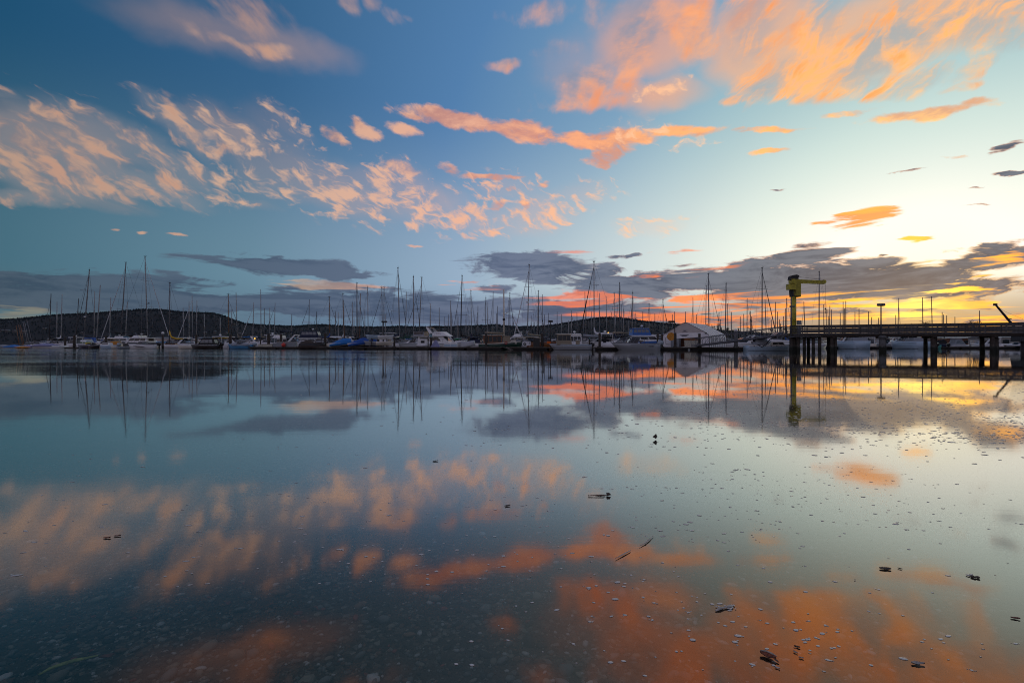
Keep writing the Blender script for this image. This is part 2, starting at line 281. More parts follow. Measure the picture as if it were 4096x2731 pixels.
mat('tent_white', (.80, .78, .79), .55, var=.07, scale=2); mat('tent_shade', (.56, .50, .47), .8, var=.06, scale=1.5); mat('tent_rib', (.12, .11, .115), .6); mat('emblem_grey', (.16, .16, .18), .8)
mat('orange_paint', (.62, .25, .03), .6); mat('red_paint', (.50, .03, .02), .5); mat('buoy_red', (.70, .06, .04), .45, var=.08); mat('bin_cream', (.48, .46, .37), .6); mat('box_grey', (.24, .26, .28), .6); mat('box_white', (.70, .70, .72), .5)
mat('varnish', (.20, .075, .02), .35, var=.25); mat('brick_brown', (.16, .07, .04), .8); mat('sign_blue', (.30, .52, .60), .5); mat('ink', (.012, .014, .02), .6); mat('kayak_green', (.02, .22, .10), .45); mat('flag_red', (.6, .02, .02), .8)
mat('outboard_grey', (.32, .37, .42), .3, var=.1); mat('outboard_black', (.01, .01, .011), .3); mat('tin_roof', (.20, .21, .22), .6, var=.1); mat('house_wall', (.34, .33, .31), .8); mat('bark', (.05, .035, .025), .9, var=.3)
mat('yellow_gear', (.65, .50, .04), .6); mat('orange_gear', (.85, .16, .01), .6)

def tide_line(name):                # wood darker and weedy below the tide line, with a pale barnacle belt
    m = MATS[name]; t = NT(m.node_tree); b = m.node_tree.nodes['Principled BSDF']; src = b.inputs['Base Color'].links[0].from_socket
    p = t.new('ShaderNodeNewGeometry').outputs['Position']; z = t.sep(p)[2]; n = t.noise(p, 5.0, 4, .6)
    zz = t.math('MULTIPLY_ADD', n, .5, t.math('SUBTRACT', z, .25))
    c = t.mix(t.rng(zz, .75, .45), src, (.014, .016, .010)); bar = t.math('MULTIPLY', t.math('MULTIPLY', t.rng(zz, .40, .55), t.rng(zz, .85, .65)), t.rng(t.noise(p, 28.0, 3, .6), .50, .62))
    t.put(b.inputs['Base Color'], t.mix(t.math('MULTIPLY', bar, .7), c, (.20, .19, .17)))
tide_line('pile_wood'); tide_line('concrete')

# ------------------------------------------------------------------ mesh helpers
class MB:
    def __init__(s): s.v = []; s.f = []; s.m = []
    def add(s, vs, fs, mi=0):
        o = len(s.v); s.v += [tuple(p) for p in vs]
        for f in fs: s.f.append(tuple(i + o for i in f)); s.m.append(mi)
        return s
    def box(s, c, d, mi=0, rz=0.0, ry=0.0, taper=1.0):
        x, y, z = (v / 2 for v in d); M = Matrix.Rotation(rz, 4, 'Z') @ Matrix.Rotation(ry, 4, 'Y')
        vs = []
        for k, q in ((-1, 1.0), (1, taper)):
            for a, b in ((-1, -1), (1, -1), (1, 1), (-1, 1)): vs.append(Vector(c) + (M @ Vector((a * x * q, b * y * q, k * z))))
        return s.add(vs, [(3, 2, 1, 0), (4, 5, 6, 7), (0, 1, 5, 4), (1, 2, 6, 5), (2, 3, 7, 6), (3, 0, 4, 7)], mi)
    def tube(s, p0, p1, r0, r1=None, n=6, mi=0):
        return s.path([p0, p1], [r0, r0 if r1 is None else r1], n, mi)
    def path(s, pts, rad, n=6, mi=0, squash=1.0):
        pts = [Vector(p) for p in pts]; rad = rad if isinstance(rad, (list, tuple)) else [rad] * len(pts)
        o = len(s.v); N = len(pts)
        for i, p in enumerate(pts):
            t = (pts[min(i + 1, N - 1)] - pts[max(i - 1, 0)]).normalized()
            u = t.cross(Vector((0, 0, 1))) if abs(t.z) < 0.95 else t.cross(Vector((0, 1, 0)))
            u.normalize(); w = u.cross(t)
            for k in range(n):
                a = 2 * math.pi * k / n
                s.v.append(tuple(p + u * (math.cos(a) * rad[i]) + w * (math.sin(a) * rad[i] * squash)))
        for i in range(N - 1):
            for k in range(n):
                k2 = (k + 1) % n
                s.f.append((o + i * n + k, o + i * n + k2, o + (i + 1) * n + k2, o + (i + 1) * n + k)); s.m.append(mi)
        s.f.append(tuple(o + k for k in reversed(range(n)))); s.m.append(mi)
        s.f.append(tuple(o + (N - 1) * n + k for k in range(n))); s.m.append(mi)
        return s
    def loft(s, rings, mi=0, caps=True, closed=True):
        n = len(rings[0]); o = len(s.v)
        for r in rings: s.v += [tuple(p) for p in r]
        for i in range(len(rings) - 1):
            for k in range(n if closed else n - 1):
                k2 = (k + 1) % n
                s.f.append((o + i * n + k, o + i * n + k2, o + (i + 1) * n + k2, o + (i + 1) * n + k)); s.m.append(mi)
        if caps:
            s.f.append(tuple(o + k for k in reversed(range(n)))); s.m.append(mi)
            s.f.append(tuple(o + (len(rings) - 1) * n + k for k in range(n))); s.m.append(mi)
        return s
    def prism(s, poly, y0, y1, mi=0, inset=None):       # side profile (x, z) drawn out from y0 to y1
        a = [(x, y0, z) for x, z in poly]; b = [(x, y1, z) for x, z in poly]
        return s.loft([a, b], mi)
    def ball(s, c, r, mi=0, n=8, k=5, sz=1.0):
        rings = []
        for i in range(k + 1):
            a = math.pi * i / k; q = max(math.sin(a), 0.02) * r
            rings.append([(c[0] + q * math.cos(2 * math.pi * j / n), c[1] + q * math.sin(2 * math.pi * j / n), c[2] - math.cos(a) * r * sz) for j in range(n)])
        return s.loft(rings, mi)
    def panel(s, q, off, t, mi=0):                      # a quad bl, br, tr, tl with thickness t set off its plane
        q = [Vector(p) for p in q]; nrm = (q[1] - q[0]).cross(q[3] - q[0]).normalized()
        a = [p + nrm * (off - t) for p in q]; b = [p + nrm * off for p in q]
        return s.loft([a, b], mi)
    def build(s, name, mats, parent=None, smooth=False, loc=None):
        me = bpy.data.meshes.new(name); me.from_pydata(s.v, [], s.f)
        for m in ([mats] if isinstance(mats, str) else mats): me.materials.append(MATS[m])
        me.polygons.foreach_set('material_index', s.m)
        bm = bmesh.new(); bm.from_mesh(me); bmesh.ops.recalc_face_normals(bm, faces=bm.faces); bm.to_mesh(me); bm.free()
        if smooth: me.polygons.foreach_set('use_smooth', [True] * len(me.polygons))
        o = bpy.data.objects.new(name, me); COL.objects.link(o)
        if parent is not None: o.parent = parent
        if loc is not None: o.location = loc
        return o
def tag(o, label=None, cat=None, group=None, kind=None):
    for k, v in (('label', label), ('category', cat), ('group', group), ('kind', kind)):
        if v: o[k] = v
    return o
def thing(name, label, cat, loc, rz=0.0, group=None):
    o = bpy.data.objects.new(name, None); COL.objects.link(o); o.empty_display_size = 0.2
    o.location = loc; o.rotation_euler = (0, 0, rz); return tag(o, label, cat, group)
def copy_tree(o, parent=None):
    c = o.copy(); COL.objects.link(c)
    if parent is not None: c.parent = parent
    for ch in o.children: copy_tree(ch, c)
    return c
def X(px, D): return (px - CX) / FPX * D
def Z(py, D): return CAM_H + (HY - py) * D / FPX
def front(px): return 1.0 / (0.010204 + (px - 500) / 2000 * 0.003495)      # the line of the marina's outer float

# ------------------------------------------------------------------ water
wm = bpy.data.materials.new('harbour_water'); wm.use_nodes = True; MATS['harbour_water'] = wm
t = NT(wm.node_tree); wm.node_tree.nodes.clear()
g = t.new('ShaderNodeNewGeometry'); pos = g.outputs['Position']; px_, py_, pz_ = t.sep(pos)[:]
swell = t.noise(t.vmath('MULTIPLY', pos, (.10, .55, 1)), 1.0, 3, .5, .6)
rip = t.noise(t.vmath('MULTIPLY', pos, (.9, 5.0, 1)), 1.0, 3, .55, .4)
fine = t.noise(pos, 9.0, 2, .5)
side = t.math('MULTIPLY', t.rng(t.noise(t.vmath('MULTIPLY', pos, (.03, .12, 1)), 1.0, 2, .5), .34, .60, .3, 1.0), t.rng(px_, 6, -18, .10, 1.0))
zone = t.math('MULTIPLY', t.rng(py_, 8, 24), side)
h = t.math('ADD', t.math('MULTIPLY', swell, t.math('MULTIPLY_ADD', zone, .036, .0009)),
           t.math('ADD', t.math('MULTIPLY', rip, t.math('MULTIPLY_ADD', zone, .008, .00030)), t.math('MULTIPLY', fine, .00004)))
bp = t.new('ShaderNodeBump'); bp.inputs['Strength'].default_value = 1.0; bp.inputs['Distance'].default_value = 1.0
t.put(bp.inputs['Height'], h)
fr = t.new('ShaderNodeFresnel'); fr.inputs['IOR'].default_value = 1.33
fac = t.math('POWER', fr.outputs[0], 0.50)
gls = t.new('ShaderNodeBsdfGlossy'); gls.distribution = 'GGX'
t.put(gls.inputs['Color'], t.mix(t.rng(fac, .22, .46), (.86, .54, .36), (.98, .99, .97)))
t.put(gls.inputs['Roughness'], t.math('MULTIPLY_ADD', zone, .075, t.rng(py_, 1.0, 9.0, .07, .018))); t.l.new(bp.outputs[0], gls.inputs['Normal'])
tr = t.new('ShaderNodeBsdfTransparent'); tr.inputs[0].default_value = (.80, .84, .80, 1)
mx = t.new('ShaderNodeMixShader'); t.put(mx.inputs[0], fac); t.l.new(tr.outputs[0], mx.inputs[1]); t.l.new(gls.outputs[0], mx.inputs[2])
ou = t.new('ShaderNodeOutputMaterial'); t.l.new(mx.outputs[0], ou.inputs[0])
mb = MB(); mb.add([(-6000, -.62, 0), (6000, -.62, 0), (6000, 9000, 0), (-6000, 9000, 0)], [(0, 1, 2, 3)])
water = tag(mb.build('water', 'harbour_water'), 'calm harbour water mirroring the sunset', None, None, 'structure')

# the bottom: a gravel beach that dips under the water
bmat = bpy.data.materials.new('gravel_bottom'); bmat.use_nodes = True; MATS['gravel_bottom'] = bmat
t = NT(bmat.node_tree); b = bmat.node_tree.nodes['Principled BSDF']
pos = t.new('ShaderNodeNewGeometry').outputs['Position']
vo = t.new('ShaderNodeTexVoronoi'); vo.inputs['Scale'].default_value = 75; t.put(vo.inputs['Vector'], pos)
cs = t.ramp(t.sep(vo.outputs['Color'])[0], [(0, (.040, .038, .034)), (.5, (.10, .088, .074)), (.8, (.17, .125, .09)), (.93, (.30, .26, .21)), (1, (.50, .46, .40))])
t.put(b.inputs['Base Color'], t.mix(t.rng(t.noise(pos, 1.7, 4, .6), .4, .62), cs, (.10, .066, .044)))
b.inputs['Roughness'].default_value = .9
bn = t.new('ShaderNodeBump'); bn.inputs['Strength'].default_value = .8; bn.inputs['Distance'].default_value = .01
t.put(bn.inputs['Height'], t.math('SUBTRACT', 1.0, vo.outputs['Distance'])); t.l.new(bn.outputs[0], b.inputs['Normal'])
PROF = [(-60, 3.0), (-8, .8), (-1.5, .16), (-.6, .0), (.2, -.055), (1.0, -.085), (2.0, -.13), (3.5, -.22), (6, -.42), (12, -.9), (30, -2.2), (80, -4), (400, -6), (9000, -8)]
def bottom(y):
    for (a, za), (c, zb) in zip(PROF, PROF[1:]):
        if y <= c: return za + (zb - za) * (y - a) / (c - a)
    return -8
mb = MB()
XS = [-6000, -300, -40, -12, -6, -3, 0, 3, 6, 12, 40, 300, 6000]
n = len(XS)
mb.add([(x, y, z) for y, z in PROF for x in XS], [(i * n + k, i * n + k + 1, (i + 1) * n + k + 1, (i + 1) * n + k) for i in range(len(PROF) - 1) for k in range(n - 1)])
seabed = tag(mb.build('seabed', 'gravel_bottom'), 'dark gravel bottom under the shallow clear water', None, None, 'structure')

# pebbles and shell bits: the largest one by one, the rest together
mat('pebble_grey', (.29, .28, .26), .7, var=.3, scale=40, rand=.3); mat('pebble_dark', (.06, .058, .054), .7, var=.3, scale=40, rand=.3); mat('pebble_brown', (.30, .17, .11), .7, var=.3, scale=40, rand=.3)
mat('pebble_white', (.75, .73, .70), .6, var=.2, scale=40, rand=.2); mat('pebble_red', (.36, .09, .07), .7, var=.3, scale=40); mat('pebble_tan', (.42, .36, .28), .7, var=.3, scale=40, rand=.2)
def pebble_rings(r, rx, ry, rz, c=(0, 0, 0), ang=0.0, n=7):
    out = []; jit = [r.uniform(.78, 1.2) for _ in range(n)]
    for zz, q in ((-.9, .45), (-.35, .95), (.3, .92), (.85, .42)):
        ring = []
        for k in range(n):
            a = 2 * math.pi * k / n; x = math.cos(a) * q * rx * jit[k]; y = math.sin(a) * q * ry * jit[k]
            ring.append((c[0] + x * math.cos(ang) - y * math.sin(ang), c[1] + x * math.sin(ang) + y * math.cos(ang), c[2] + zz * rz))
        out.append(ring)
    return out
PM = ['pebble_grey', 'pebble_dark', 'pebble_brown', 'pebble_white', 'pebble_red', 'pebble_tan']
PW_ = [30, 26, 15, 9, 3, 17]
r = random.Random(11)
shapes = []
for i in range(30):
    mb = MB(); mb.loft(pebble_rings(r, r.uniform(.8, 1.3), r.uniform(.55, .9), r.uniform(.25, .55)))
    m = r.choices(PM, PW_)[0]
    o = mb.build('pebble', m, seabed, True); shapes.append(o)
cand = []
for i in range(13000):
    D = 0.95 * math.exp(r.uniform(0, 1.25)); x = r.uniform(-1.12, .95) * D
    s = .0045 * math.exp(r.gauss(0.15, .52)); s = min(s, .024)
    cand.append((s / (D * D + .5), x, D, s))
cand.sort(reverse=True)
for i, (_, x, y, s) in enumerate(cand[:300]):
    o = shapes[i] if i < len(shapes) else r.choice(shapes).copy()
    if i >= len(shapes): COL.objects.link(o)
    o.location = (x, y, bottom(y) + s * .25); o.scale = (s, s, s); o.rotation_euler = (r.uniform(-.4, .4), r.uniform(-.4, .4), r.uniform(0, 6.28))
mb = MB()
for _, x, y, s in cand[300:]:
    mi = r.choices(range(6), PW_)[0]
    mb.loft(pebble_rings(r, s * r.uniform(.8, 1.3), s * r.uniform(.6, .9), s * .4, (x, y, bottom(y) + s * .2), r.uniform(0, 6.28), 6), mi)
gv = tag(mb.build('gravel', PM, seabed, True), None, None, None, 'stuff')

# ------------------------------------------------------------------ far hills and their forest
hm = mat('hillside', (.0050, .0088, .0105), .95, var=.15, scale=.02)
mat('forest', (.019, .031, .037), .95, var=.15, scale=.06)
SIL = [(-500, 1352), (-200, 1310), (0, 1276), (60, 1274), (140, 1266), (210, 1258), (290, 1254), (380, 1250), (470, 1243), (560, 1236), (640, 1236), (700, 1243), (770, 1248), (850, 1250), (890, 1259), (930, 1276), (980, 1292), (1030, 1297), (1100, 1300),
       (1180, 1303), (1240, 1298), (1300, 1297), (1400, 1304), (1500, 1306), (1600, 1303), (1700, 1306), (1800, 1304), (1900, 1301), (1950, 1298), (1985, 1297), (2020, 1301), (2080, 1305), (2150, 1303), (2230, 1295), (2300, 1283), (2360, 1273), (2420, 1267), (2480, 1269),
       (2560, 1280), (2640, 1290), (2720, 1296), (2800, 1304), (2900, 1318), (3050, 1328), (3250, 1338), (3500, 1346), (3800, 1350), (4200, 1350), (4700, 1350)]
def sil(px):
    for (a, ya), (c, yb) in zip(SIL, SIL[1:]):
        if px <= c: return ya + (yb - ya) * (px - a) / (c - a)
    return 1350
HD0, HD1 = 1900.0, 2700.0
rows = [(0.0, 0.0), (.12, .10), (.3, .30), (.5, .55), (.75, .85), (1.0, 1.0), (1.35, .7)]
pxs = list(range(-500, 4701, 25)); mb = MB(); r = random.Random(5)
hv = {}
def hill_pt(px, u, k):
    D = HD0 + (HD1 - HD0) * u; zt = max(3.0, Z(sil(px), HD1) - 9)
    return (X(px, D), D, k * zt - (2 if k == 0 else 0))
vs = [hill_pt(p, u, k) for u, k in rows for p in pxs]
n = len(pxs)
mb.add(vs, [(i * n + k, i * n + k + 1, (i + 1) * n + k + 1, (i + 1) * n + k) for i in range(len(rows) - 1) for k in range(n - 1)])
hills = tag(mb.build('hills', 'hillside', None, True), 'dark wooded hills along the far shore', None, None, 'structure')
mb = MB()
def far_tree(x, y, z, h, w):
    n = 5; a0 = r.uniform(0, 6)
    b1 = [(x + w * math.cos(a0 + k * 1.2566), y + w * math.sin(a0 + k * 1.2566), z + h * .12) for k in range(n)]
    b2 = [(x + w * .55 * math.cos(a0 + k * 1.2566), y + w * .55 * math.sin(a0 + k * 1.2566), z + h * r.uniform(.5, .62)) for k in range(n)]
    mb.loft([b1, b2, [(x, y, z + h)] * n], 0, False)
for i in range(13000):
    px = r.uniform(-420, 3300); u = r.choice((1.0, 1.0, 1.0, 1.0, 1.0, r.uniform(.1, 1.0), r.uniform(.3, 1.0)))
    k = next((ka + (kb - ka) * (u - ua) / (ub - ua) for (ua, ka), (ub, kb) in zip(rows, rows[1:]) if ua <= u <= ub), 1)
    x, y, z = hill_pt(px, u, k); hh = r.uniform(7, 14) * (1.25 if r.random() < .12 else 1)
    if px > 2750: hh *= .6
    far_tree(x, y, z - 1, hh, r.uniform(2.2, 4.6))
tag(mb.build('far_forest', 'forest', None, True), 'dense conifer forest covering the far hills', None, None, 'stuff')

# ------------------------------------------------------------------ boats
def hull_mesh(L, B, F, stern=.75, rake=.10, rise=.35, full=2.2, x0=None, flare=1.0, n=11):
    """bow at +x; returns the mesh, the height of the sheer and the half width at t (0 stern .. 1 bow)"""
    x0 = -L / 2 if x0 is None else x0
    def half(t):
        a = 1 - max(0, (t - .42) / .58) ** full
        b = stern + (1 - stern) * math.sin(min(1, t / .42) * math.pi / 2)
        return max(B / 2 * a * b, .02)
    def sheer(t): return F * (1 + rise * t * t + .06 * (1 - t) ** 2)
    mb = MB(); rings = []
    for i in range(n):
        t = i / (n - 1); hb = half(t); zs = sheer(t); x = x0 + L * t
        q = rake * L * t ** 3
        pts = [(hb, zs, 0), (hb * (.97 - .10 * t * flare), zs * .5, .35), (hb * (.90 - .30 * t * flare), .04, .8), (hb * (.86 - .34 * t * flare), -.06, .85), (hb * .45, -.30, .95), (0, -.36, 1.0)]
        ring = [(x - q * f, y, z) for y, z, f in pts] + [(x - q * f, -y, z) for y, z, f in reversed(pts[:-1])]
        rings.append(ring)
    m = len(rings[0]); o = 0
    for r_ in rings: mb.v += r_
    for i in range(n - 1):
        for k in range(m - 1):
            mb.f.append((i * m + k, i * m + k + 1, (i + 1) * m + k + 1, (i + 1) * m + k)); mb.m.append(1 if k in (2, 3, 4, 5, 6, 7) else 0)
        mb.f.append((i * m + m - 1, i * m, (i + 1) * m, (i + 1) * m + m - 1)); mb.m.append(2)
    mb.f.append(tuple(range(m))); mb.m.append(0)
    mb.f.append(tuple((n - 1) * m + k for k in reversed(range(m)))); mb.m.append(0)
    return mb, sheer, half
def lerp(a, b, t): return tuple(x + (y - x) * t for x, y in zip(a, b))
def bil(q, u, v): return lerp(lerp(q[0], q[1], u), lerp(q[3], q[2], u), v)
def windows(parent, quad, cols, v0=.35, v1=.85, m='dark_glass', gap=.03, u0=.05, u1=.95, name='window', off=.012):
    for k in range(cols):
        a = u0 + (u1 - u0) * k / cols + gap / 2; b = u0 + (u1 - u0) * (k + 1) / cols - gap / 2
        mb = MB(); mb.panel([bil(quad, a, v0), bil(quad, b, v0), bil(quad, b, v1), bil(quad, a, v1)], off, .03); mb.build(name, m, parent)
def house(root, x0, x1, z0, h, w, m, sf=.5, sb=.1, tw=.86, wf=.9, cols=3, front_cols=2, back_cols=1, v0=.38, v1=.85, glass='dark_glass', name='cabin', roof=None, over=.12, rt=.06, side_u=(.05, .95)):
    """a deckhouse: raked front (sf * h) and back (sb * h), narrowing by tw to the top and by wf to the front, with its windows as parts"""
    xa, xb = x0 + sb * h, x1 - sf * h
    bl = [(x0, -w / 2, z0), (x1, -w / 2 * wf, z0), (x1, w / 2 * wf, z0), (x0, w / 2, z0)]
    tl = [(xa, -w / 2 * tw, z0 + h), (xb, -w / 2 * tw * wf, z0 + h), (xb, w / 2 * tw * wf, z0 + h), (xa, w / 2 * tw, z0 + h)]
    mb = MB(); mb.loft([bl, tl]); c = mb.build(name, m, root)
    sides = [(bl[0], bl[1], tl[1], tl[0]), (bl[2], bl[3], tl[3], tl[2])]
    for q in sides:
        if cols: windows(c, q, cols, v0, v1, glass, .03, *side_u)
    if front_cols: windows(c, (bl[1], bl[2], tl[2], tl[1]), front_cols, v0, v1 + .05, glass, .04)
    if back_cols: windows(c, (bl[3], bl[0], tl[0], tl[3]), back_cols, v0, v1, glass, .04, .2, .8)
    if roof:
        mb = MB(); mb.loft([[(x - (over if i in (0, 3) else -over), y * 1.06, z + dz) for i, (x, y, z) in enumerate(tl)] for dz in (.004, rt)] +
                           [[(x * .98 + .02 * (xa + xb) / 2, y * .9, z + rt + .03) for x, y, z in tl]])
        mb.build('roof', roof, root)
    return c
def bimini(root, x0, x1, z0, h, w, m='canvas_black', name='canopy', drop=.16, posts='stainless'):
    mb = MB(); rings = []
    for i in range(5):
        t = i / 4; x = x0 + (x1 - x0) * t; bow = h - .12 * (2 * t - 1) ** 2
        rings.append([(x, -w / 2, z0 + bow - drop), (x, -w * .46, z0 + bow - .03), (x, 0, z0 + bow + .03), (x, w * .46, z0 + bow - .03), (x, w / 2, z0 + bow - drop),
                      (x, w * .44, z0 + bow - .07), (x, 0, z0 + bow - .01), (x, -w * .44, z0 + bow - .07)])
    mb.loft(rings); c = mb.build(name, m, root, True)
    mb = MB()
    for sy in (-1, 1):
        for xa, xb in ((x0 + .1, x0 + .5 * (x1 - x0)), (x1 - .1, x0 + .5 * (x1 - x0)), (x0 + .25 * (x1 - x0), x0 + .3 * (x1 - x0))): mb.tube((xb, sy * w * .47, z0), (xa, sy * w * .47, z0 + h - .12), .018, n=4)
    mb.build('canopy_frame', posts, root)
    return c
def arch(root, x, z0, h, w, lean, m='gelcoat_white', th=.16, name='radar_arch', wid=.3):
    mb = MB()
    for sy in (-1, 1):
        y = sy * w / 2
        mb.loft([[(x - wid, y - th / 2, z0), (x + wid, y - th / 2, z0), (x + wid, y + th / 2, z0), (x - wid, y + th / 2, z0)],
                 [(x + lean - wid * .5, y * .86 - th / 2, z0 + h), (x + lean + wid * .5, y * .86 - th / 2, z0 + h), (x + lean + wid * .5, y * .86 + th / 2, z0 + h), (x + lean - wid * .5, y * .86 + th / 2, z0 + h)]])
    mb.box((x + lean, 0, z0 + h), (wid, w * .86 + th, .13)); return mb.build(name, m, root)
def dome(root, x, y, z, r_=.28, m='gelcoat_white', name='radar_dome', post=0.0):
    mb = MB()
    if post: mb.tube((x, y, z - post), (x, y, z), .035, n=5)
    mb.ball((x, y, z + r_ * .55), r_, 0, 8, 5, .62); return mb.build(name, m, root, True)
def rail(root, pts, hgt, m='stainless', name='rail', r_=.02):
    mb = MB(); top = [(x, y, z + hgt) for x, y, z in pts]; mb.path(top, r_, 4)
    for p, q in zip(pts, top): mb.tube(p, q, r_ * .8, n=4)
    return mb.build(name, m, root)
def bow_rail(root, L, sheer, half, t0=.45, hgt=.6, x0=None):
    x0 = -L / 2 if x0 is None else x0
    ts = [t0 + (1 - t0) * i / 5 for i in range(6)]
    pts = [(x0 + L * t - .1, half(t) * .93, sheer(t)) for t in ts] + [(x0 + L * t - .1, -half(t) * .93, sheer(t)) for t in reversed(ts)]
    return rail(root, pts, hgt)
def outboard(root, x, y, z, m='outboard_grey', s=1.0, tilt=0.0):
    o = thing('outboard_motor', None, None, (x, y, z)); o.parent = root; o.rotation_euler = (0, tilt, 0)
    mb = MB(); mb.loft([[(-.42 * s, -.17 * s, .0), (.12 * s, -.17 * s, .0), (.12 * s, .17 * s, .0), (-.42 * s, .17 * s, .0)], [(-.52 * s, -.22 * s, .25 * s), (.14 * s, -.2 * s, .25 * s), (.14 * s, .2 * s, .25 * s), (-.52 * s, .22 * s, .25 * s)],
                        [(-.48 * s, -.2 * s, .48 * s), (.05 * s, -.18 * s, .62 * s), (.05 * s, .18 * s, .62 * s), (-.48 * s, .2 * s, .48 * s)]])
    mb.build('cowl', m, o, True)
    mb = MB(); mb.box((-.2 * s, 0, -.4 * s), (.3 * s, .12 * s, .8 * s), taper=.9); mb.box((-.25 * s, 0, -.85 * s), (.6 * s, .14 * s, .16 * s)); mb.box((-.1 * s, 0, -.7 * s), (.12 * s, .1 * s, .25 * s))
    mb.build('drive_leg', 'outboard_black' if m == 'outboard_black' else 'steel_grey', o)
    return o
def fender(root, x, y, z, m='gelcoat_white'):
    mb = MB(); mb.path([(x, y, z + .28), (x, y, z + .22), (x, y, z - .22), (x, y, z - .28)], [.03, .11, .11, .03], 7); return mb.build('fender', m, root, True)
def cover_tent(root, x0, x1, z0, ridge, w, m, name='cover', peak=.5, n=9, lump=0.05, sag=0.3, seed=1):
    """a tarpaulin over a boat: a ridge that peaks at t = peak and sides that hang past the gunwale"""
    rr = random.Random(seed); mb = MB(); rings = []
    for i in range(n):
        t = i / (n - 1); x = x0 + (x1 - x0) * t
        hgt = ridge * (1 - abs(t - peak) / max(peak, 1 - peak)) ** .8 + rr.uniform(-lump, lump)
        ww = w / 2 * (1 - .75 * max(0, t - .55) ** 2 / .2) if True else w / 2
        ww = max(ww, .12)
        rings.append([(x, -ww, z0 - sag * .6), (x, -ww * 1.02, z0), (x, -ww * .55, z0 + hgt * .55 + rr.uniform(-lump, lump)), (x, 0, z0 + hgt + .05), (x, ww * .55, z0 + hgt * .55 + rr.uniform(-lump, lump)), (x, ww * 1.02, z0), (x, ww, z0 - sag * .6)])
    mb.loft(rings, 0, True, True); return mb.build(name, m, root, True)
ROOTS = {}
def boat(name, label, cat, px, D, yaw, L, B, F, hull='gelcoat_white', bottom_='antifoul', deck='deck_grey', group=None, **kw):
    root = thing(name, label, cat, (X(px, D), D, 0.0), R(yaw), group)
    mb, sheer, half = hull_mesh(L, B, F, **kw); mb.build('hull', [hull, bottom_, deck], root, True)
    return root, sheer, half
def stripe(root, L, sheer, half, m, z=.8, th=.07, t0=.02, t1=.95, name='rub_rail', x0=None):
    x0 = -L / 2 if x0 is None else x0; mb = MB()
    for sy in (-1, 1):
        pts = [(x0 + L * t, sy * (half(t) * (1.0 - .05 * t) + .012), sheer(t) * z) for t in [t0 + (t1 - t0) * i / 8 for i in range(9)]]
        mb.path(pts, th / 2, 4)
    return mb.build(name, m, root)

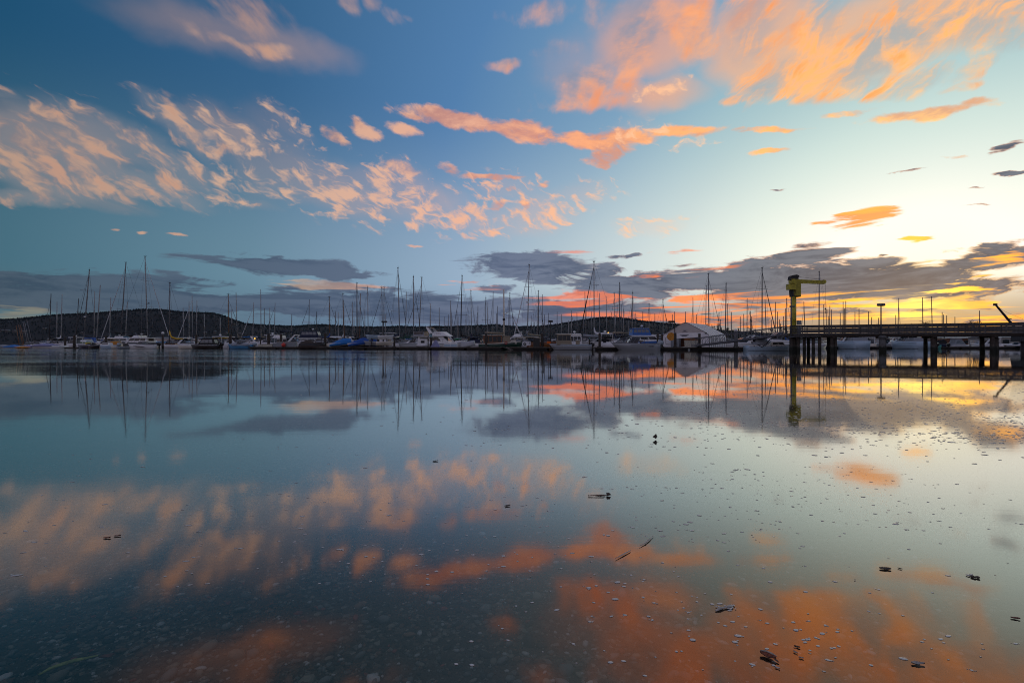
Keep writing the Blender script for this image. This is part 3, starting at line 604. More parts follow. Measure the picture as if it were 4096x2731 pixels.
# ---- sailing boats: (crop origin, mast head x, y, mast foot x, row, colour, stay foot x or None, options)
ZK = 3.4848
CO = {'A': (0, 1000), 'B': (500, 1000), 'C': (1000, 1000), 'D': (1500, 1000), 'E': (2000, 1000), 'F': (2500, 1000), 'G': (3000, 1050), 'H': (3496, 1050)}
MASTS = [l.split() for l in '''
A 712 608 685 1 dark 770 cover=black
A 795 722 790 4 pale
A 866 618 850 3 pale
A 1097 672 1055 2 dark
A 1246 278 1165 1 grey 1290 big cover=navy radar=930
A 1320 577 1310 3 pale
A 1398 488 1342 3 pale
A 1543 665 1525 4 pale
A 1755 175 1680 2 grey 1300 big roll cover=black
A 1775 715 1745 5 pale
A 2022 92 2058 1 pale 2480 big roll cover=black bird=750
B 625 460 618 0 grey - cover=yellow
B 810 805 818 4 pale
B 893 715 893 3 pale
B 935 632 943 3 pale 830 roll
B 1003 698 993 4 pale 1060
B 1103 880 1112 6 pale
B 1327 938 1327 6 pale
B 1440 620 1448 1 wood 1660
B 1490 820 1482 5 pale
B 1548 590 1567 2 pale
B 1795 728 1778 4 pale 1660 roll
B 1892 548 1897 2 pale
B 1943 810 1938 5 grey
B 2018 805 2018 5 pale
C 350 735 338 4 pale 230
C 583 890 575 6 grey
C 827 688 818 3 grey 690
C 930 855 930 5 dark 860
C 1105 660 1115 1 wood 1330
C 1192 860 1190 6 grey
C 1230 865 1230 5 pale
C 1295 612 1303 2 pale 1450
C 1300 700 1318 3 wood
C 1430 732 1432 4 pale
C 1450 920 1450 7 pale
C 1490 465 1492 1 grey 1690 cover=black
C 1538 605 1528 3 wood
C 1507 840 1507 5 dark
C 1602 828 1600 5 pale
C 1640 522 1648 2 pale
C 1836 525 1848 1 pale 1680 cover=black
C 1870 522 1862 2 pale 2000
C 1890 890 1890 6 pale
D 320 252 345 1 pale 530 big cover=navy spreaders
D 437 582 425 3 pale
D 535 372 540 1 pale 710 cover=green
D 652 385 608 2 pale 420
D 772 740 772 4 pale
D 768 890 765 6 grey
D 895 798 897 5 grey
D 965 930 963 7 grey
D 1022 900 1022 6 grey
D 1052 700 1058 4 pale 1140
D 1067 875 1067 5 pale
D 1143 840 1145 5 pale
D 1158 925 1158 7 grey
D 1214 360 1192 1 black 1095 big cover=black spreaders
D 1268 893 1268 6 pale
D 1310 915 1308 6 pale
D 1337 570 1345 2 pale 1420
D 1435 778 1430 4 grey 1365
D 1545 665 1543 2 dark
D 1573 725 1565 4 pale
D 1647 580 1642 3 pale 1570
D 1710 780 1708 4 grey
D 1695 885 1695 6 grey
D 1868 708 1862 4 grey
D 1880 605 1882 2 grey 1970
D 1922 878 1922 6 dark
E 407 210 380 1 pale 175 big roll cover=tan spreaders radar=725
E 535 575 540 2 dark 640
E 590 618 588 3 grey
E 520 782 517 5 pale
E 620 898 622 7 grey
E 435 915 432 7 grey
E 477 1003 474 6 grey
E 678 878 680 6 grey
E 797 858 792 5 grey
E 858 893 862 6 pale 910
E 955 980 957 7 pale
E 997 840 997 5 pale 1065
E 1072 870 1077 6 grey
E 1165 888 1160 7 grey
E 1183 580 1195 3 grey 1280
E 1278 858 1276 7 grey
E 1310 165 1312 0 pale 1125 big cover=white spreaders dark_roll
E 1388 600 1388 3 pale
E 1480 645 1487 4 pale
E 1593 608 1593 2 pale 1510 spreaders
E 1610 910 1610 7 pale
E 1668 462 1668 2 grey 1640 spreaders
E 1690 755 1690 5 grey
E 1722 820 1720 6 pale
E 1797 985 1797 7 pale
E 1820 990 1821 6 pale
E 1850 597 1838 1 pale 1750 dark_roll
E 1883 882 1883 6 grey
E 1990 860 1993 5 dark
E 2078 755 2078 3 pale
F 416 885 418 6 dark
F 530 693 533 2 pale 595 dark_roll
F 660 898 660 7 grey
F 692 858 692 6 grey
F 843 858 843 6 grey 862
F 947 655 950 4 dark 985
F 1000 897 1000 7 dark
F 1133 505 1122 3 grey
F 1163 335 1172 2 grey 1252 big spreaders
F 1310 870 1310 6 grey
F 1330 965 1330 7 grey
F 1410 468 1398 3 grey - spreaders
F 1430 745 1437 5 dark
F 1485 862 1487 6 grey
F 1607 928 1607 7 dark
F 1655 890 1658 6 dark
F 1703 672 1700 4 grey 1730
F 1748 850 1748 6 dark
F 1765 925 1763 7 dark
F 1912 250 1910 2 dark 1958 big spreaders dark_roll
F 1952 685 1972 4 dark
F 2040 970 2040 7 grey
G 298 797 298 7 dark
G 355 550 350 4 dark
G 383 685 383 5 dark
G 413 790 415 7 dark
G 465 750 465 6 dark
G 495 640 495 5 dark
G 510 508 515 3 grey - spreaders
G 750 545 772 4 dark 800
G 965 130 962 3 grey - big spreaders
G 1027 582 1032 4 dark
G 1070 650 1072 5 dark
G 1097 745 1097 7 dark
G 1113 600 1109 4 dark
G 1135 655 1137 6 grey
G 1258 700 1258 6 dark
G 1298 540 1300 5 dark
G 1316 640 1316 7 dark
G 1335 535 1335 4 dark
G 1463 682 1463 6 grey
G 1520 642 1520 5 dark
G 1652 680 1652 6 dark
G 1695 760 1695 7 dark
G 1792 770 1792 7 dark
H 303 730 303 7 dark
H 345 495 330 3 grey 240
H 675 485 685 4 dark
H 800 470 817 4 dark
H 950 690 950 6 dark
H 967 725 980 5 dark
H 1013 735 1013 7 dark
H 1128 755 1128 7 dark
H 1470 670 1470 6 dark'''.strip().splitlines()]
LAND = [(0, 'at the far left end of the marina'), (115, 'behind the lavender covered sloop'), (300, 'behind the navy hulled launches'), (395, 'behind the pale blue cuddy boat'), (510, 'behind the powerboat with the swoosh'),
        (630, 'behind the yellow sail cover'), (755, 'behind the black canopied runabout'), (905, 'behind the blue hulled runabout'), (1030, 'behind the red ball buoy'), (1190, 'behind the brown tarpaulin boat'),
        (1310, 'behind the two blue tarpaulin boats'), (1468, 'behind the dinghy rack'), (1590, 'behind the white express cruiser'), (1715, 'behind the flybridge yacht'), (1855, 'between flybridge yacht and green trawler'), (1930, 'behind the green hulled trawler'),
        (2085, 'behind the cart numbered 3'), (2200, 'behind the skiff with the wheelhouse'), (2375, 'behind the cruiser carrying an inflatable'), (2440, 'behind the aluminium jet boat'), (2640, 'behind the white boat tent'), (2910, 'behind the gangway'),
        (3165, 'just right of the yellow crane'), (3290, 'above the pier left of its lamp'), (3525, 'above the pier right of its lamp'), (3740, 'above the right end of the pier')]
def region(px): return max(i for i, (a, _) in enumerate(LAND) if px >= a)
ORD = ['first', 'second', 'third', 'fourth', 'fifth', 'sixth', 'seventh', 'eighth', 'ninth', 'tenth', 'eleventh', 'twelfth', 'thirteenth', 'fourteenth', 'fifteenth', 'sixteenth', 'seventeenth', 'eighteenth', 'nineteenth', 'twentieth']
ROWS = [2.0, 13.0, 26.0, 39.0, 52.0, 66.0, 80.0, 95.0]
used = {}
specs = []
for row in MASTS:
    c, xt, yt, xb, rw, colr = row[0], float(row[1]), float(row[2]), float(row[3]), int(row[4]), row[5]
    rest = row[6:]; stay = None
    if rest and (rest[0] == '-' or rest[0].isdigit()):
        stay = None if rest[0] == '-' else float(rest[0]); rest = rest[1:]
    o = CO[c]
    specs.append(dict(pt=o[0] + xt / ZK, yt=o[1] + yt / ZK, pb=o[0] + xb / ZK, row=rw, col=colr, stay=None if stay is None else o[0] + stay / ZK, opt=rest))
specs.sort(key=lambda s: s['pb'])
count = {}
for s in specs: count.setdefault(region(s['pb']), []).append(s)
MC = {'pale': 'mast_white', 'grey': 'aluminium', 'dark': 'mast_dark', 'black': 'mast_dark', 'wood': 'mast_wood'}
WORD = {'pale': 'white', 'grey': 'silver', 'dark': 'dark', 'black': 'black', 'wood': 'brown'}
rb = random.Random(21)
COVERS = ['canvas_navy', 'canvas_navy', 'canvas_black', 'canvas_tan', 'canvas_black', 'canvas_green', 'canvas_white', 'canvas_royal']
CWORD = dict(black='black', navy='navy', yellow='yellow', green='dark green', tan='tan', white='white')
for s in specs:
    row = s['row']; opt = s['opt']
    D0 = front(min(max(s['pb'], 300), 3000)) + 6
    if s['pb'] > 3160: D0 = 84
    D = D0 + ROWS[row]
    while any(abs(X(s['pb'], D) - x) < 3.3 for x in used.get(round(D / 4), [])) and D < 215: D += 4
    x = X(s['pb'], D); used.setdefault(round(D / 4), []).append(x)
    H = Z(s['yt'], D); big = 'big' in opt
    L = min(max(.72 * H, 6.0), 14.0); B = .30 * L; F = .075 * L + .25
    lean = X(s['pt'], D) - x
    J = .40 * L
    if s['stay'] is not None:
        d = max(-1, min(1, (X(s['stay'], D) - x) / J)); yaw = math.degrees(math.acos(d)); yaw = -yaw if rb.random() < .5 else yaw
    else: yaw = rb.choice((90, -90)) + rb.uniform(-12, 12)
    if 'cover=yellow' in opt: yaw = 8 + 180; L = 6.6; B = 2.0; F = .75
    reg = region(s['pb']); sib = count[reg]; k = sib.index(s)
    hh = (HY - s['yt'])
    size = 'tall' if hh > 240 else ('short' if hh < 135 else 'medium')
    group = None
    lab = '%s %s masted sailing boat, %s from the left %s' % (size, WORD[s['col']], ORD[k], LAND[reg][1]) if len(sib) > 1 else '%s %s masted sailing boat %s' % (size, WORD[s['col']], LAND[reg][1])
    cv = next((q[6:] for q in opt if q.startswith('cover=')), None)
    if cv == 'yellow': lab = 'small white sloop with a bright yellow sail cover on its boom'
    root = thing('sailing_boat', lab, 'sailing boat', (x, D, 0), R(yaw), 'sailing boats moored in the marina')
    x0 = -.60 * L
    far = D > 118
    hm_ = 'gelcoat_white' if cv == 'yellow' else rb.choices(['gelcoat_white', 'gelcoat_cream', 'gelcoat_navy', 'gelcoat_blue', 'gelcoat_grey', 'gelcoat_green'], [6, 2, 5, 1, 1, 2])[0]
    mb, sheer, half = hull_mesh(L, B, F, stern=.62, rake=.11, rise=.28, full=1.9, x0=x0, n=7 if far else 11); mb.build('hull', [hm_, 'antifoul', 'deck_grey'], root, True)
    house(root, -.22 * L, .14 * L, F * .98, .05 * L + .05, B * .55, 'varnish' if cv == 'yellow' else 'gelcoat_white', sf=1.0, sb=.3, cols=1 if far else 3, front_cols=0, back_cols=0, v0=.3, v1=.75)
    if cv != 'yellow': house(root, -.34 * L, -.14 * L, F * 1.0, .10 * L, B * .58, rb.choice(['canvas_navy', 'canvas_black', 'canvas_black', 'canvas_royal', 'canvas_tan']), sf=.9, sb=.1, tw=.8, cols=0, front_cols=1, back_cols=0, v0=.25, v1=.8, glass='clear_vinyl', name='spray_hood')
    ca, sa = math.cos(-R(yaw)), math.sin(-R(yaw))
    lx, ly = lean * ca, lean * sa                    # the mast's lean, in the boat's own axes
    zb = F + .05 * L
    thick = .085 if big else .062
    thick = max(thick, (.00105 if hh > 240 else .00078) * D)
    mt = MC[s['col']]
    at_ = lambda z: (lx * (z - zb) / (H - zb), ly * (z - zb) / (H - zb), z)
    mb = MB(); mb.path([at_(F * .9), at_(F + .6 * (H - F)), at_(H)], [thick, thick, thick * .75], 6); mast = mb.build('mast', mt, root, True)
    if not far or big or 'spreaders' in opt:
        for q, w in ((.42, .10), (.72, .075)) if big else ((.52, .085),):
            p = at_(F + q * (H - F)); mb = MB(); mb.path([(p[0], p[1] - w * H, p[2] + .05), p, (p[0], p[1] + w * H, p[2] + .05)], .028, 4); mb.build('spreader', mt, mast)
        p = at_(H); mb = MB(); mb.tube((p[0] - .35, p[1], H + .12), (p[0] + .45, p[1], H + .16), .02, n=4); mb.tube((p[0], p[1], H), (p[0], p[1], H + .5), .018, n=4); mb.box((p[0], p[1], H + .03), (.34, .2, .08)); mb.build('wind_vane', 'steel_dark', mast)
        mb = MB()
        for sy in (-1, 1):
            q = at_(F + .95 * (H - F)); sp = at_(F + .5 * (H - F))
            mb.path([(0, sy * B * .46, F), (sp[0], sp[1] + sy * .07 * H, sp[2]), q], .011 + .00006 * D, 3)
        q = at_(H); mb.tube((x0 + .1, 0, F), q, .011 + .00006 * D, n=3); mb.build('shrouds', 'wire', root)
    if s['stay'] is not None:
        q = at_(F + (.95 if big else .9) * (H - F)); foot = Vector((J - .1, 0, sheer(.98)))
        rad = .075 if ('roll' in opt or 'dark_roll' in opt) else .042
        rad = max(rad, .0004 * D)
        mb = MB(); mb.path([foot, foot.lerp(Vector(q), .12), foot.lerp(Vector(q), .55), q], [rad * .8, rad * 1.15, rad, rad * .35], 6)
        mb.build('furled_sail', 'sail_roll' if ('roll' in opt and 'dark_roll' not in opt) else 'rope_dark', root, True)
    bl = .42 * L; zbm = zb + .85
    mb = MB(); mb.tube((-.05, 0, zbm), (-bl, 0, zbm + .06), .05, n=5); mb.build('boom', mt if s['col'] != 'black' else 'aluminium', root)
    cm = 'canvas_' + cv if cv else rb.choice(COVERS)
    k0 = 1.6 if cv == 'yellow' else 1.0
    mb = MB(); mb.path([(-.02, 0, zbm + 1.25 * k0), (-.12, 0, zbm + .7 * k0), (-.45, 0, zbm + .3 * k0), (-.5 * bl, 0, zbm + .16), (-.98 * bl, 0, zbm + .12 * k0)], [.10, .15, .20, .19, .12], 7, 0, 1.0)
    mb.build('sail_cover', cm, root, True)
    rz = next((float(q[6:]) for q in opt if q.startswith('radar=')), None)
    if rz:
        z = Z(1000 + rz / ZK, D); p = at_(z); mb = MB(); mb.box((p[0] + .3, p[1], z - .12), (.6, .3, .06)); mb.ball((p[0] + .35, p[1], z), .30, 0, 8, 4, .45); mb.build('radar_dome', 'gelcoat_white', mast, True)
    rz = next((float(q[5:]) for q in opt if q.startswith('bird=')), None)
    if rz:
        z = Z(1000 + rz / ZK, D); p = at_(z); mb = MB(); mb.tube((p[0], p[1], z), (p[0] + .8, p[1] - .3, z + .05), .03, n=4); mb.path([(p[0] + .35, p[1] - .1, z + .14), (p[0] + .7, p[1] - .2, z + .12), (p[0] + 1.0, p[1] - .35, z + .1)], [.05, .16, .04], 6); mb.build('radar_reflector', 'steel_dark', mast)

# ------------------------------------------------------------------ floats, piles, motor boats
def FP(px, back=0.0):              # a point on the outer float (or behind it)
    D = front(px) + back; return Vector((X(px, D), D, 0))
def dock(name, label, pa, pb, wid, zt=.42, group=None):
    a, b = Vector(pa), Vector(pb); d = b - a; L = d.length; yaw = math.atan2(d.y, d.x)
    root = thing(name, label, 'dock', ((a.x + b.x) / 2, (a.y + b.y) / 2, 0), yaw, group)
    n = max(2, int(L / 6)); mb = MB()
    for k in range(n): mb.box((-L / 2 + L * (k + .5) / n, 0, .08), (L / n - .5, wid - .3, .34))
    tag(mb.build('float', 'float_black', root), kind='stuff')
    n = max(2, int(L / 4.5))
    for sy in (-1, 1):
        for k in range(n):
            mb = MB(); mb.box((-L / 2 + L * (k + .5) / n, sy * wid / 2, zt - .10), (L / n - .03, .09, .20)); mb.build('fascia_board', 'dock_wood', root)
    n = int(L / .30); mb = MB()
    for k in range(n): mb.box((-L / 2 + L * (k + .5) / n, 0, zt - .02 + .006 * ((k * 7) % 3)), (L / n - .02, wid - .12, .045))
    tag(mb.build('deck_planks', 'dock_edge', root), kind='stuff'); return root
main_dock = dock('floating_dock', 'long low timber float running along the front of the marina', FP(1010, 1.2), FP(2010, 1.2), 2.2, group='floating docks')
dock('floating_dock', 'timber float in front of the green trawler and the white tent', FP(2030, 1.4), FP(2960, 1.4), 2.4, group='floating docks')
dock('floating_dock', 'short float at the left end beside the lavender covered sloop', FP(120, 3.0), FP(330, 3.0), 2.0, .30, group='floating docks')
dock('floating_dock', 'float under the gangway alongside the light blue sloop', FP(2930, 6.0), FP(3150, 7.0), 2.0, group='floating docks')
dock('floating_dock', 'far float seen under the pier between its piles', (X(3330, 104), 104, 0), (X(4220, 100), 100, 0), 2.0, .42, group='floating docks')
dock('floating_dock', 'pale far float at the extreme left edge of the photo', (X(-200, 118), 118, 0), (X(150, 118), 118, 0), 2.0, .7, group='floating docks')

def pile(label, px, D, py_top, r_=.20, m='pile_wood', cap=False, group='timber piles of the marina floats', zb=-1.6):
    root = thing('mooring_pile', label, 'pile', (X(px, D), D, 0), rb.uniform(0, 3), group)
    z = Z(py_top, D); mb = MB(); mb.path([(0, 0, zb), (.01, .01, .6), (.02, 0, z)], [r_ * 1.04, r_ * 1.02, r_ * .94], 10); mb.build('shaft', m, root, True)
    mb = MB(); mb.path([(.02, 0, z), (.02, 0, z + .05)], [r_ * .97, r_ * .90], 10); mb.build('cap', 'steel_grey' if not cap else 'box_white', root)
    mb = MB(); n = 8; mb.box((0, 0, .48), (r_ * 2.9, r_ * 2.9, .10)); mb.build('pile_hoop', 'steel_dark', root)
    return root
for (lab, px, b, py, r_) in [('stout dark pile right of the lavender covered sloop', 297, 2.0, 1341, .26), ('short dark pile just left of the stout pile by the lavender sloop', 261, 3.0, 1349, .2), ('brown pile behind the pale blue cuddy boat', 424, 5.0, 1342, .2), ('pile carrying a round white lamp left of the yellow sail cover', 651, 5.0, 1340, .2),
                             ('leaning dark pile behind the black canopied runabout', 785, 5.0, 1338, .22), ('dark pile under the brown mast left of the blue runabout', 922, 2.6, 1337, .26), ('thick dark pile left of the red ball buoy', 1074, 2.4, 1334, .26), ('short thin dark pile right of the blue runabout', 1042, 2.4, 1356, .12), ('thick pile directly behind the red ball buoy', 1124, 3.4, 1336, .24),
                             ('tall pile right of the brown tarpaulin boat', 1301, 2.4, 1333, .24), ('short brown pile left of the first blue tarpaulin', 1349, 3.6, 1351, .17), ('dark pile right of the dinghy rack', 1577, 2.4, 1349, .18), ('brown pile behind the dinghy rack', 1513, 4.0, 1353, .18), ('dark pile with a sign in front of the flybridge yacht', 1724, 1.6, 1334, .19), ('thin dark post left of the pile with the sign', 1713, .2, 1345, .08),
                             ('dark pile right of the flybridge yacht', 1875, 3.0, 1345, .16), ('pile at the stern of the green trawler', 1945, 1.6, 1332, .19), ('thick grey topped pile right of the cart numbered 3', 2168, 2.2, 1332, .21), ('pile with a pale blue band behind the grey skiff', 2358, 5.0, 1348, .12), ('tall pile between grey skiff and jet boat', 2399, 1.8, 1332, .20),
                             ('pile left of the white tent, first of two', 2631, 3.2, 1331, .18), ('pile at the left corner of the white tent', 2648, 1.6, 1337, .16), ('thick pile in front of the tent door', 2701, .6, 1332, .20), ('pile at the foot of the gangway in front of the tent', 2798, .6, 1335, .19), ('grey pile with a pointed white cap behind the gangway', 2944, 9.0, 1325, .30)]:
    pr = pile(lab, px, front(px) + b, py, r_, 'concrete' if 'pointed' in lab else 'pile_wood', 'pointed' in lab)
    if 'pointed' in lab:
        z = Z(1325, front(px) + b); mb = MB(); mb.path([(.02, 0, z + .05), (.02, 0, z + .45)], [.31, .02], 10); mb.build('pointed_cap', 'box_white', pr, True)
    if 'with a sign' in lab:
        z = Z(1342, front(px) + b); mb = MB(); mb.box((0, 0, z), (.46, .03, .46)); sg = mb.build('sign_board', 'sign_blue', pr); sg.location = (0, -.22, 0); pr.rotation_euler = (0, 0, 0)
        mb = MB(); mb.path([(.10 * math.cos(a * .5236), 0, z - .02 + .10 * math.sin(a * .5236)) for a in range(1, 12)], .028, 4); mb.path([(.11, 0, z + .12), (.11, 0, z - .15)], .028, 4)
        q = mb.build('lettering', 'ink', sg); q.location = (0, -.02, 0)
    if 'round white lamp' in lab:
        z = Z(1332, front(px) + b); mb = MB(); mb.ball((0, 0, z), .27, 0, 10, 6); mb.build('lamp_globe', 'gelcoat_white', pr, True); mb = MB(); mb.tube((0, 0, z - .5), (0, 0, z - .2), .05); mb.build('lamp_stem', 'steel_grey', pr)
    if 'blue band' in lab:
        mb = MB(); mb.path([(.02, 0, Z(1356, front(px) + b)), (.02, 0, Z(1349, front(px) + b))], .135, 10); mb.build('blue_band', 'sign_blue', pr, True)

def flat_lamp(label, px, D, py_base, py_top, heads=((-.35, .55),), m='steel_dark', name='lamp_post', group='lamp posts of the marina', zoff=0.0, zb=None):
    zb = Z(py_base, D) if zb is None else zb
    root = thing(name, label, 'lamp post', (X(px, D), D, zb), 0, group); H = Z(py_top, D) - zb
    mb = MB(); mb.tube((0, 0, 0), (0, 0, H), .075, .06, 8); mb.build('pole', m, root, True)
    for cx_, w in heads:
        mb = MB(); mb.box((cx_, 0, H + .02), (w, .45, .26), taper=.92); hd = mb.build('lamp_head', m, root); mb = MB(); mb.box((cx_, 0, H - .13), (w * .8, .34, .05)); mb.build('lens', 'canvas_grey', hd)
    return root
flat_lamp('dark lamp post with flat head between dinghy rack and cruiser', 1534, front(1534) + 2.2, 1390, 1287, ((.32, .62), (-.18, .3)))
flat_lamp('black lamp post with box head left of the grey skiff', 2202, front(2202) + 1.8, 1388, 1285, ((.16, .42), (-.22, .32)))
flat_lamp('lamp post with a long flat lamp in front of the tent gable', 2699, front(2699) + 1.1, 1388, 1287, ((-.5, .85),), 'pile_wood')
flat_lamp('dark lamp post with curved head on the blue runabout pile', 926, front(926) + 3.2, 1340, 1297, ((.30, .7),), zb=Z(1340, front(926) + 3.2))
flat_lamp('black lamp post standing beside the pile with blue band', 2173, front(2173) + 3.4, 1388, 1308, ((-.12, .5),))

GM = 'motor boats moored in the marina'
# --- the flybridge yacht
def flybridge(label, px, D, yaw, L=10.6, B=3.6, F=1.05, hull='gelcoat_white', canvas='canvas_black', wheel=True):
    root, sh, ha = boat('flybridge_yacht', label, 'yacht', px, D, yaw, L, B, F, hull, group=GM, rise=.42)
    stripe(root, L, sh, ha, 'steel_grey', .78, .06)
    c = house(root, -.36 * L, .26 * L, F * 1.0, 1.25, B * .84, 'gelcoat_white', sf=1.15, sb=-.05, tw=.92, wf=.82, cols=2, v0=.36, v1=.88, side_u=(.04, .80), front_cols=2)
    mb = MB(); mb.loft([[(-.49 * L, -B * .46, 2.30), (.17 * L, -B * .40, 2.30), (.17 * L, B * .40, 2.30), (-.49 * L, B * .46, 2.30)], [(-.50 * L, -B * .48, 2.42), (.19 * L, -B * .42, 2.42), (.19 * L, B * .42, 2.42), (-.50 * L, B * .48, 2.42)]])
    mb.build('flybridge_deck', 'gelcoat_white', root)
    mb = MB()                                        # coaming with its raked face
    mb.loft([[(-.10 * L, -B * .42, 2.42), (.23 * L, -B * .36, 2.36), (.23 * L, B * .36, 2.36), (-.10 * L, B * .42, 2.42)], [(-.05 * L, -B * .40, 3.15), (.10 * L, -B * .32, 3.20), (.10 * L, B * .32, 3.20), (-.05 * L, B * .40, 3.15)]])
    cm = mb.build('flybridge_coaming', 'gelcoat_white', root)
    for sy in (-1, 1):                               # name in script on the coaming's side
        mb = MB(); x = -.01 * L
        for k in range(7): mb.box((x + k * .13, 0, 2.88 + .02 * (k % 2)), (.09, .015, .13 if k in (0, 3) else .09), ry=.3)
        q = mb.build('name_lettering', 'ink', cm); q.location = (.1, sy * B * .372, -.05)
    arch(root, -.06 * L, 2.42, 1.55, B * .86, -1.25, wid=.42)
    bimini(root, -.20 * L, .10 * L, 2.95, 1.35, B * .74, canvas)
    house(root, -.48 * L, -.26 * L, 2.42, .85, B * .74, 'clear_vinyl', sf=.1, sb=.12, cols=3, front_cols=0, back_cols=2, glass='dark_glass', name='aft_enclosure', roof=canvas)
    bow_rail(root, L, sh, ha, .55, .62)
    dome(root, -.22 * L, 0, 4.0, .26)
    mb = MB(); mb.box((-.53 * L, 0, .25), (.9, B * .8, .10)); mb.build('swim_platform', 'gelcoat_white', root)
    for k, t in enumerate((-.1, .05, .2, .32)):
        mb = MB(); mb.box((t * L, 0, 0), (.3, .02, .12)); q = mb.build('porthole', 'dark_glass', root); q.location = (0, -B * (.495 - .10 * max(0, t) ** 1.2 * 3), F * .78)
    return root, sh, ha
fy, sh, ha = flybridge('white flybridge yacht with black canopy and raked arch, bow to the right', 1757, front(1757) + 8.5, -14, 9.8)
mb = MB(); mb.path([(3.0, -.5, 1.75), (3.6, -.4, 1.85), (4.3, -.2, 1.8)], [.12, .22, .10], 7, 0, .7)
kk = mb.build('kayak', 'kayak_green', None, True); kk.matrix_world = fy.matrix_basis.copy(); tag(kk, 'green kayak lying on the foredeck of the flybridge yacht', 'kayak')
def mini_bridge(label, px, D, yaw, L=10, B=3.4, canvas='canvas_navy', hull='gelcoat_white', enclosed=True, F=1.0):
    root, sh, ha = boat('motor_cruiser', label, 'motor boat', px, D, yaw, L, B, F, hull, group=GM)
    house(root, -.30 * L, .28 * L, F, 1.15, B * .82, 'gelcoat_white', sf=.9, sb=0, cols=3)
    mb = MB(); mb.loft([[(-.40 * L, -B * .42, 2.16), (.14 * L, -B * .38, 2.16), (.14 * L, B * .38, 2.16), (-.40 * L, B * .42, 2.16)], [(-.41 * L, -B * .43, 2.28), (.17 * L, -B * .40, 2.28), (.17 * L, B * .40, 2.28), (-.41 * L, B * .43, 2.28)]]); mb.build('flybridge_deck', 'gelcoat_white', root)
    if enclosed: house(root, -.26 * L, .10 * L, 2.3, 1.25, B * .7, canvas, sf=.35, sb=.1, cols=4, front_cols=2, back_cols=2, v0=.45, v1=.92, glass='clear_vinyl', name='canvas_enclosure', roof=canvas)
    else:
        house(root, -.08 * L, .14 * L, 2.28, .55, B * .7, 'gelcoat_white', sf=1.2, sb=.2, cols=0, front_cols=1, back_cols=0, name='flybridge_coaming'); bimini(root, -.24 * L, .06 * L, 2.3, 1.5, B * .7, canvas)
    bow_rail(root, L, sh, ha, .5, .6); dome(root, -.05 * L, 0, 3.9 if enclosed else 3.0, .25, post=.25)
    return root
def express(label, px, D, yaw, L=8.6, B=2.9, F=1.0, hull='gelcoat_white', canvas='canvas_navy', canvas_on=True, arch_on=True, hardtop=False, lean=-1.1, big=1.0):
    root, sh, ha = boat('motor_cruiser', label, 'motor boat', px, D, yaw, L, B, F, hull, group=GM, rise=.3)
    stripe(root, L, sh, ha, 'steel_dark', .84, .05)
    house(root, -.02 * L, .34 * L, F * 1.05, .42, B * .66, 'gelcoat_white', sf=2.6, sb=0, tw=.8, wf=.6, cols=2, front_cols=0, back_cols=0, v0=.3, v1=.75, name='trunk_cabin')
    house(root, -.12 * L, .14 * L, F * 1.05, .95 * big, B * .80, 'clear_vinyl', sf=1.2, sb=-.3, tw=.8, cols=2, front_cols=3, back_cols=0, v0=.15, v1=.9, name='windscreen')
    if canvas_on: bimini(root, -.36 * L, .04 * L, F * 1.05, 1.15 * big, B * .8, canvas); house(root, -.42 * L, -.14 * L, F * 1.0, .8, B * .8, canvas, sf=-.2, sb=.3, cols=2, front_cols=0, back_cols=0, glass='clear_vinyl', v0=.3, v1=.85, name='cockpit_canvas')
    if arch_on: arch(root, -.10 * L, F * 1.05, 1.35 * big, B * .84, lean, wid=.28)
    if hardtop:
        mb = MB(); mb.loft([[(-.26 * L, -B * .38, F + 1.45), (.06 * L, -B * .36, F + 1.45), (.06 * L, B * .36, F + 1.45), (-.26 * L, B * .38, F + 1.45)], [(-.25 * L, -B * .35, F + 1.56), (.05 * L, -B * .33, F + 1.56), (.05 * L, B * .33, F + 1.56), (-.25 * L, B * .35, F + 1.56)]]); mb.build('hardtop', 'gelcoat_white', root)
        mb = MB()
        for sx, sy in ((-.22, -1), (-.22, 1), (.0, -1), (.0, 1)): mb.tube((sx * L, sy * B * .34, F), (sx * L - .1, sy * B * .33, F + 1.46), .04, n=5)
        mb.build('hardtop_posts', 'gelcoat_white', root); dome(root, -.1 * L, 0, F + 1.75, .24, post=.2)
    bow_rail(root, L, sh, ha, .5, .5)
    return root, sh, ha
def runabout(label, px, D, yaw, L=5.8, B=2.1, F=.72, hull='gelcoat_blue', canopy=None, motor='outboard_grey', cover=None, screen=True, name='runabout', motor_n=1, cat='motor boat'):
    root, sh, ha = boat(name, label, cat, px, D, yaw, L, B, F, hull, group=GM, rise=.22)
    stripe(root, L, sh, ha, 'gelcoat_white' if hull != 'gelcoat_white' else 'steel_dark', .93, .06)
    if screen: house(root, -.06 * L, .16 * L, F * 1.03, .55, B * .78, 'clear_vinyl', sf=1.1, sb=-.4, tw=.82, cols=2, front_cols=2, back_cols=0, v0=.1, v1=.9, name='windscreen')
    if canopy: house(root, -.38 * L, .18 * L, F * 1.0, 1.25, B * .86, canopy, sf=.75, sb=.25, tw=.84, cols=3, front_cols=2, back_cols=2, v0=.30, v1=.78, glass='clear_vinyl', name='canvas_canopy', roof=canopy)
    if cover: cover_tent(root, -.46 * L, .40 * L, F * 1.02, .52, B * .98, cover, peak=.55, seed=int(px))
    for k in range(motor_n): outboard(root, -.5 * L - .12, (k - (motor_n - 1) / 2) * .55, F * .8, motor, 1.0 if L < 6.5 else 1.2)
    return root, sh, ha
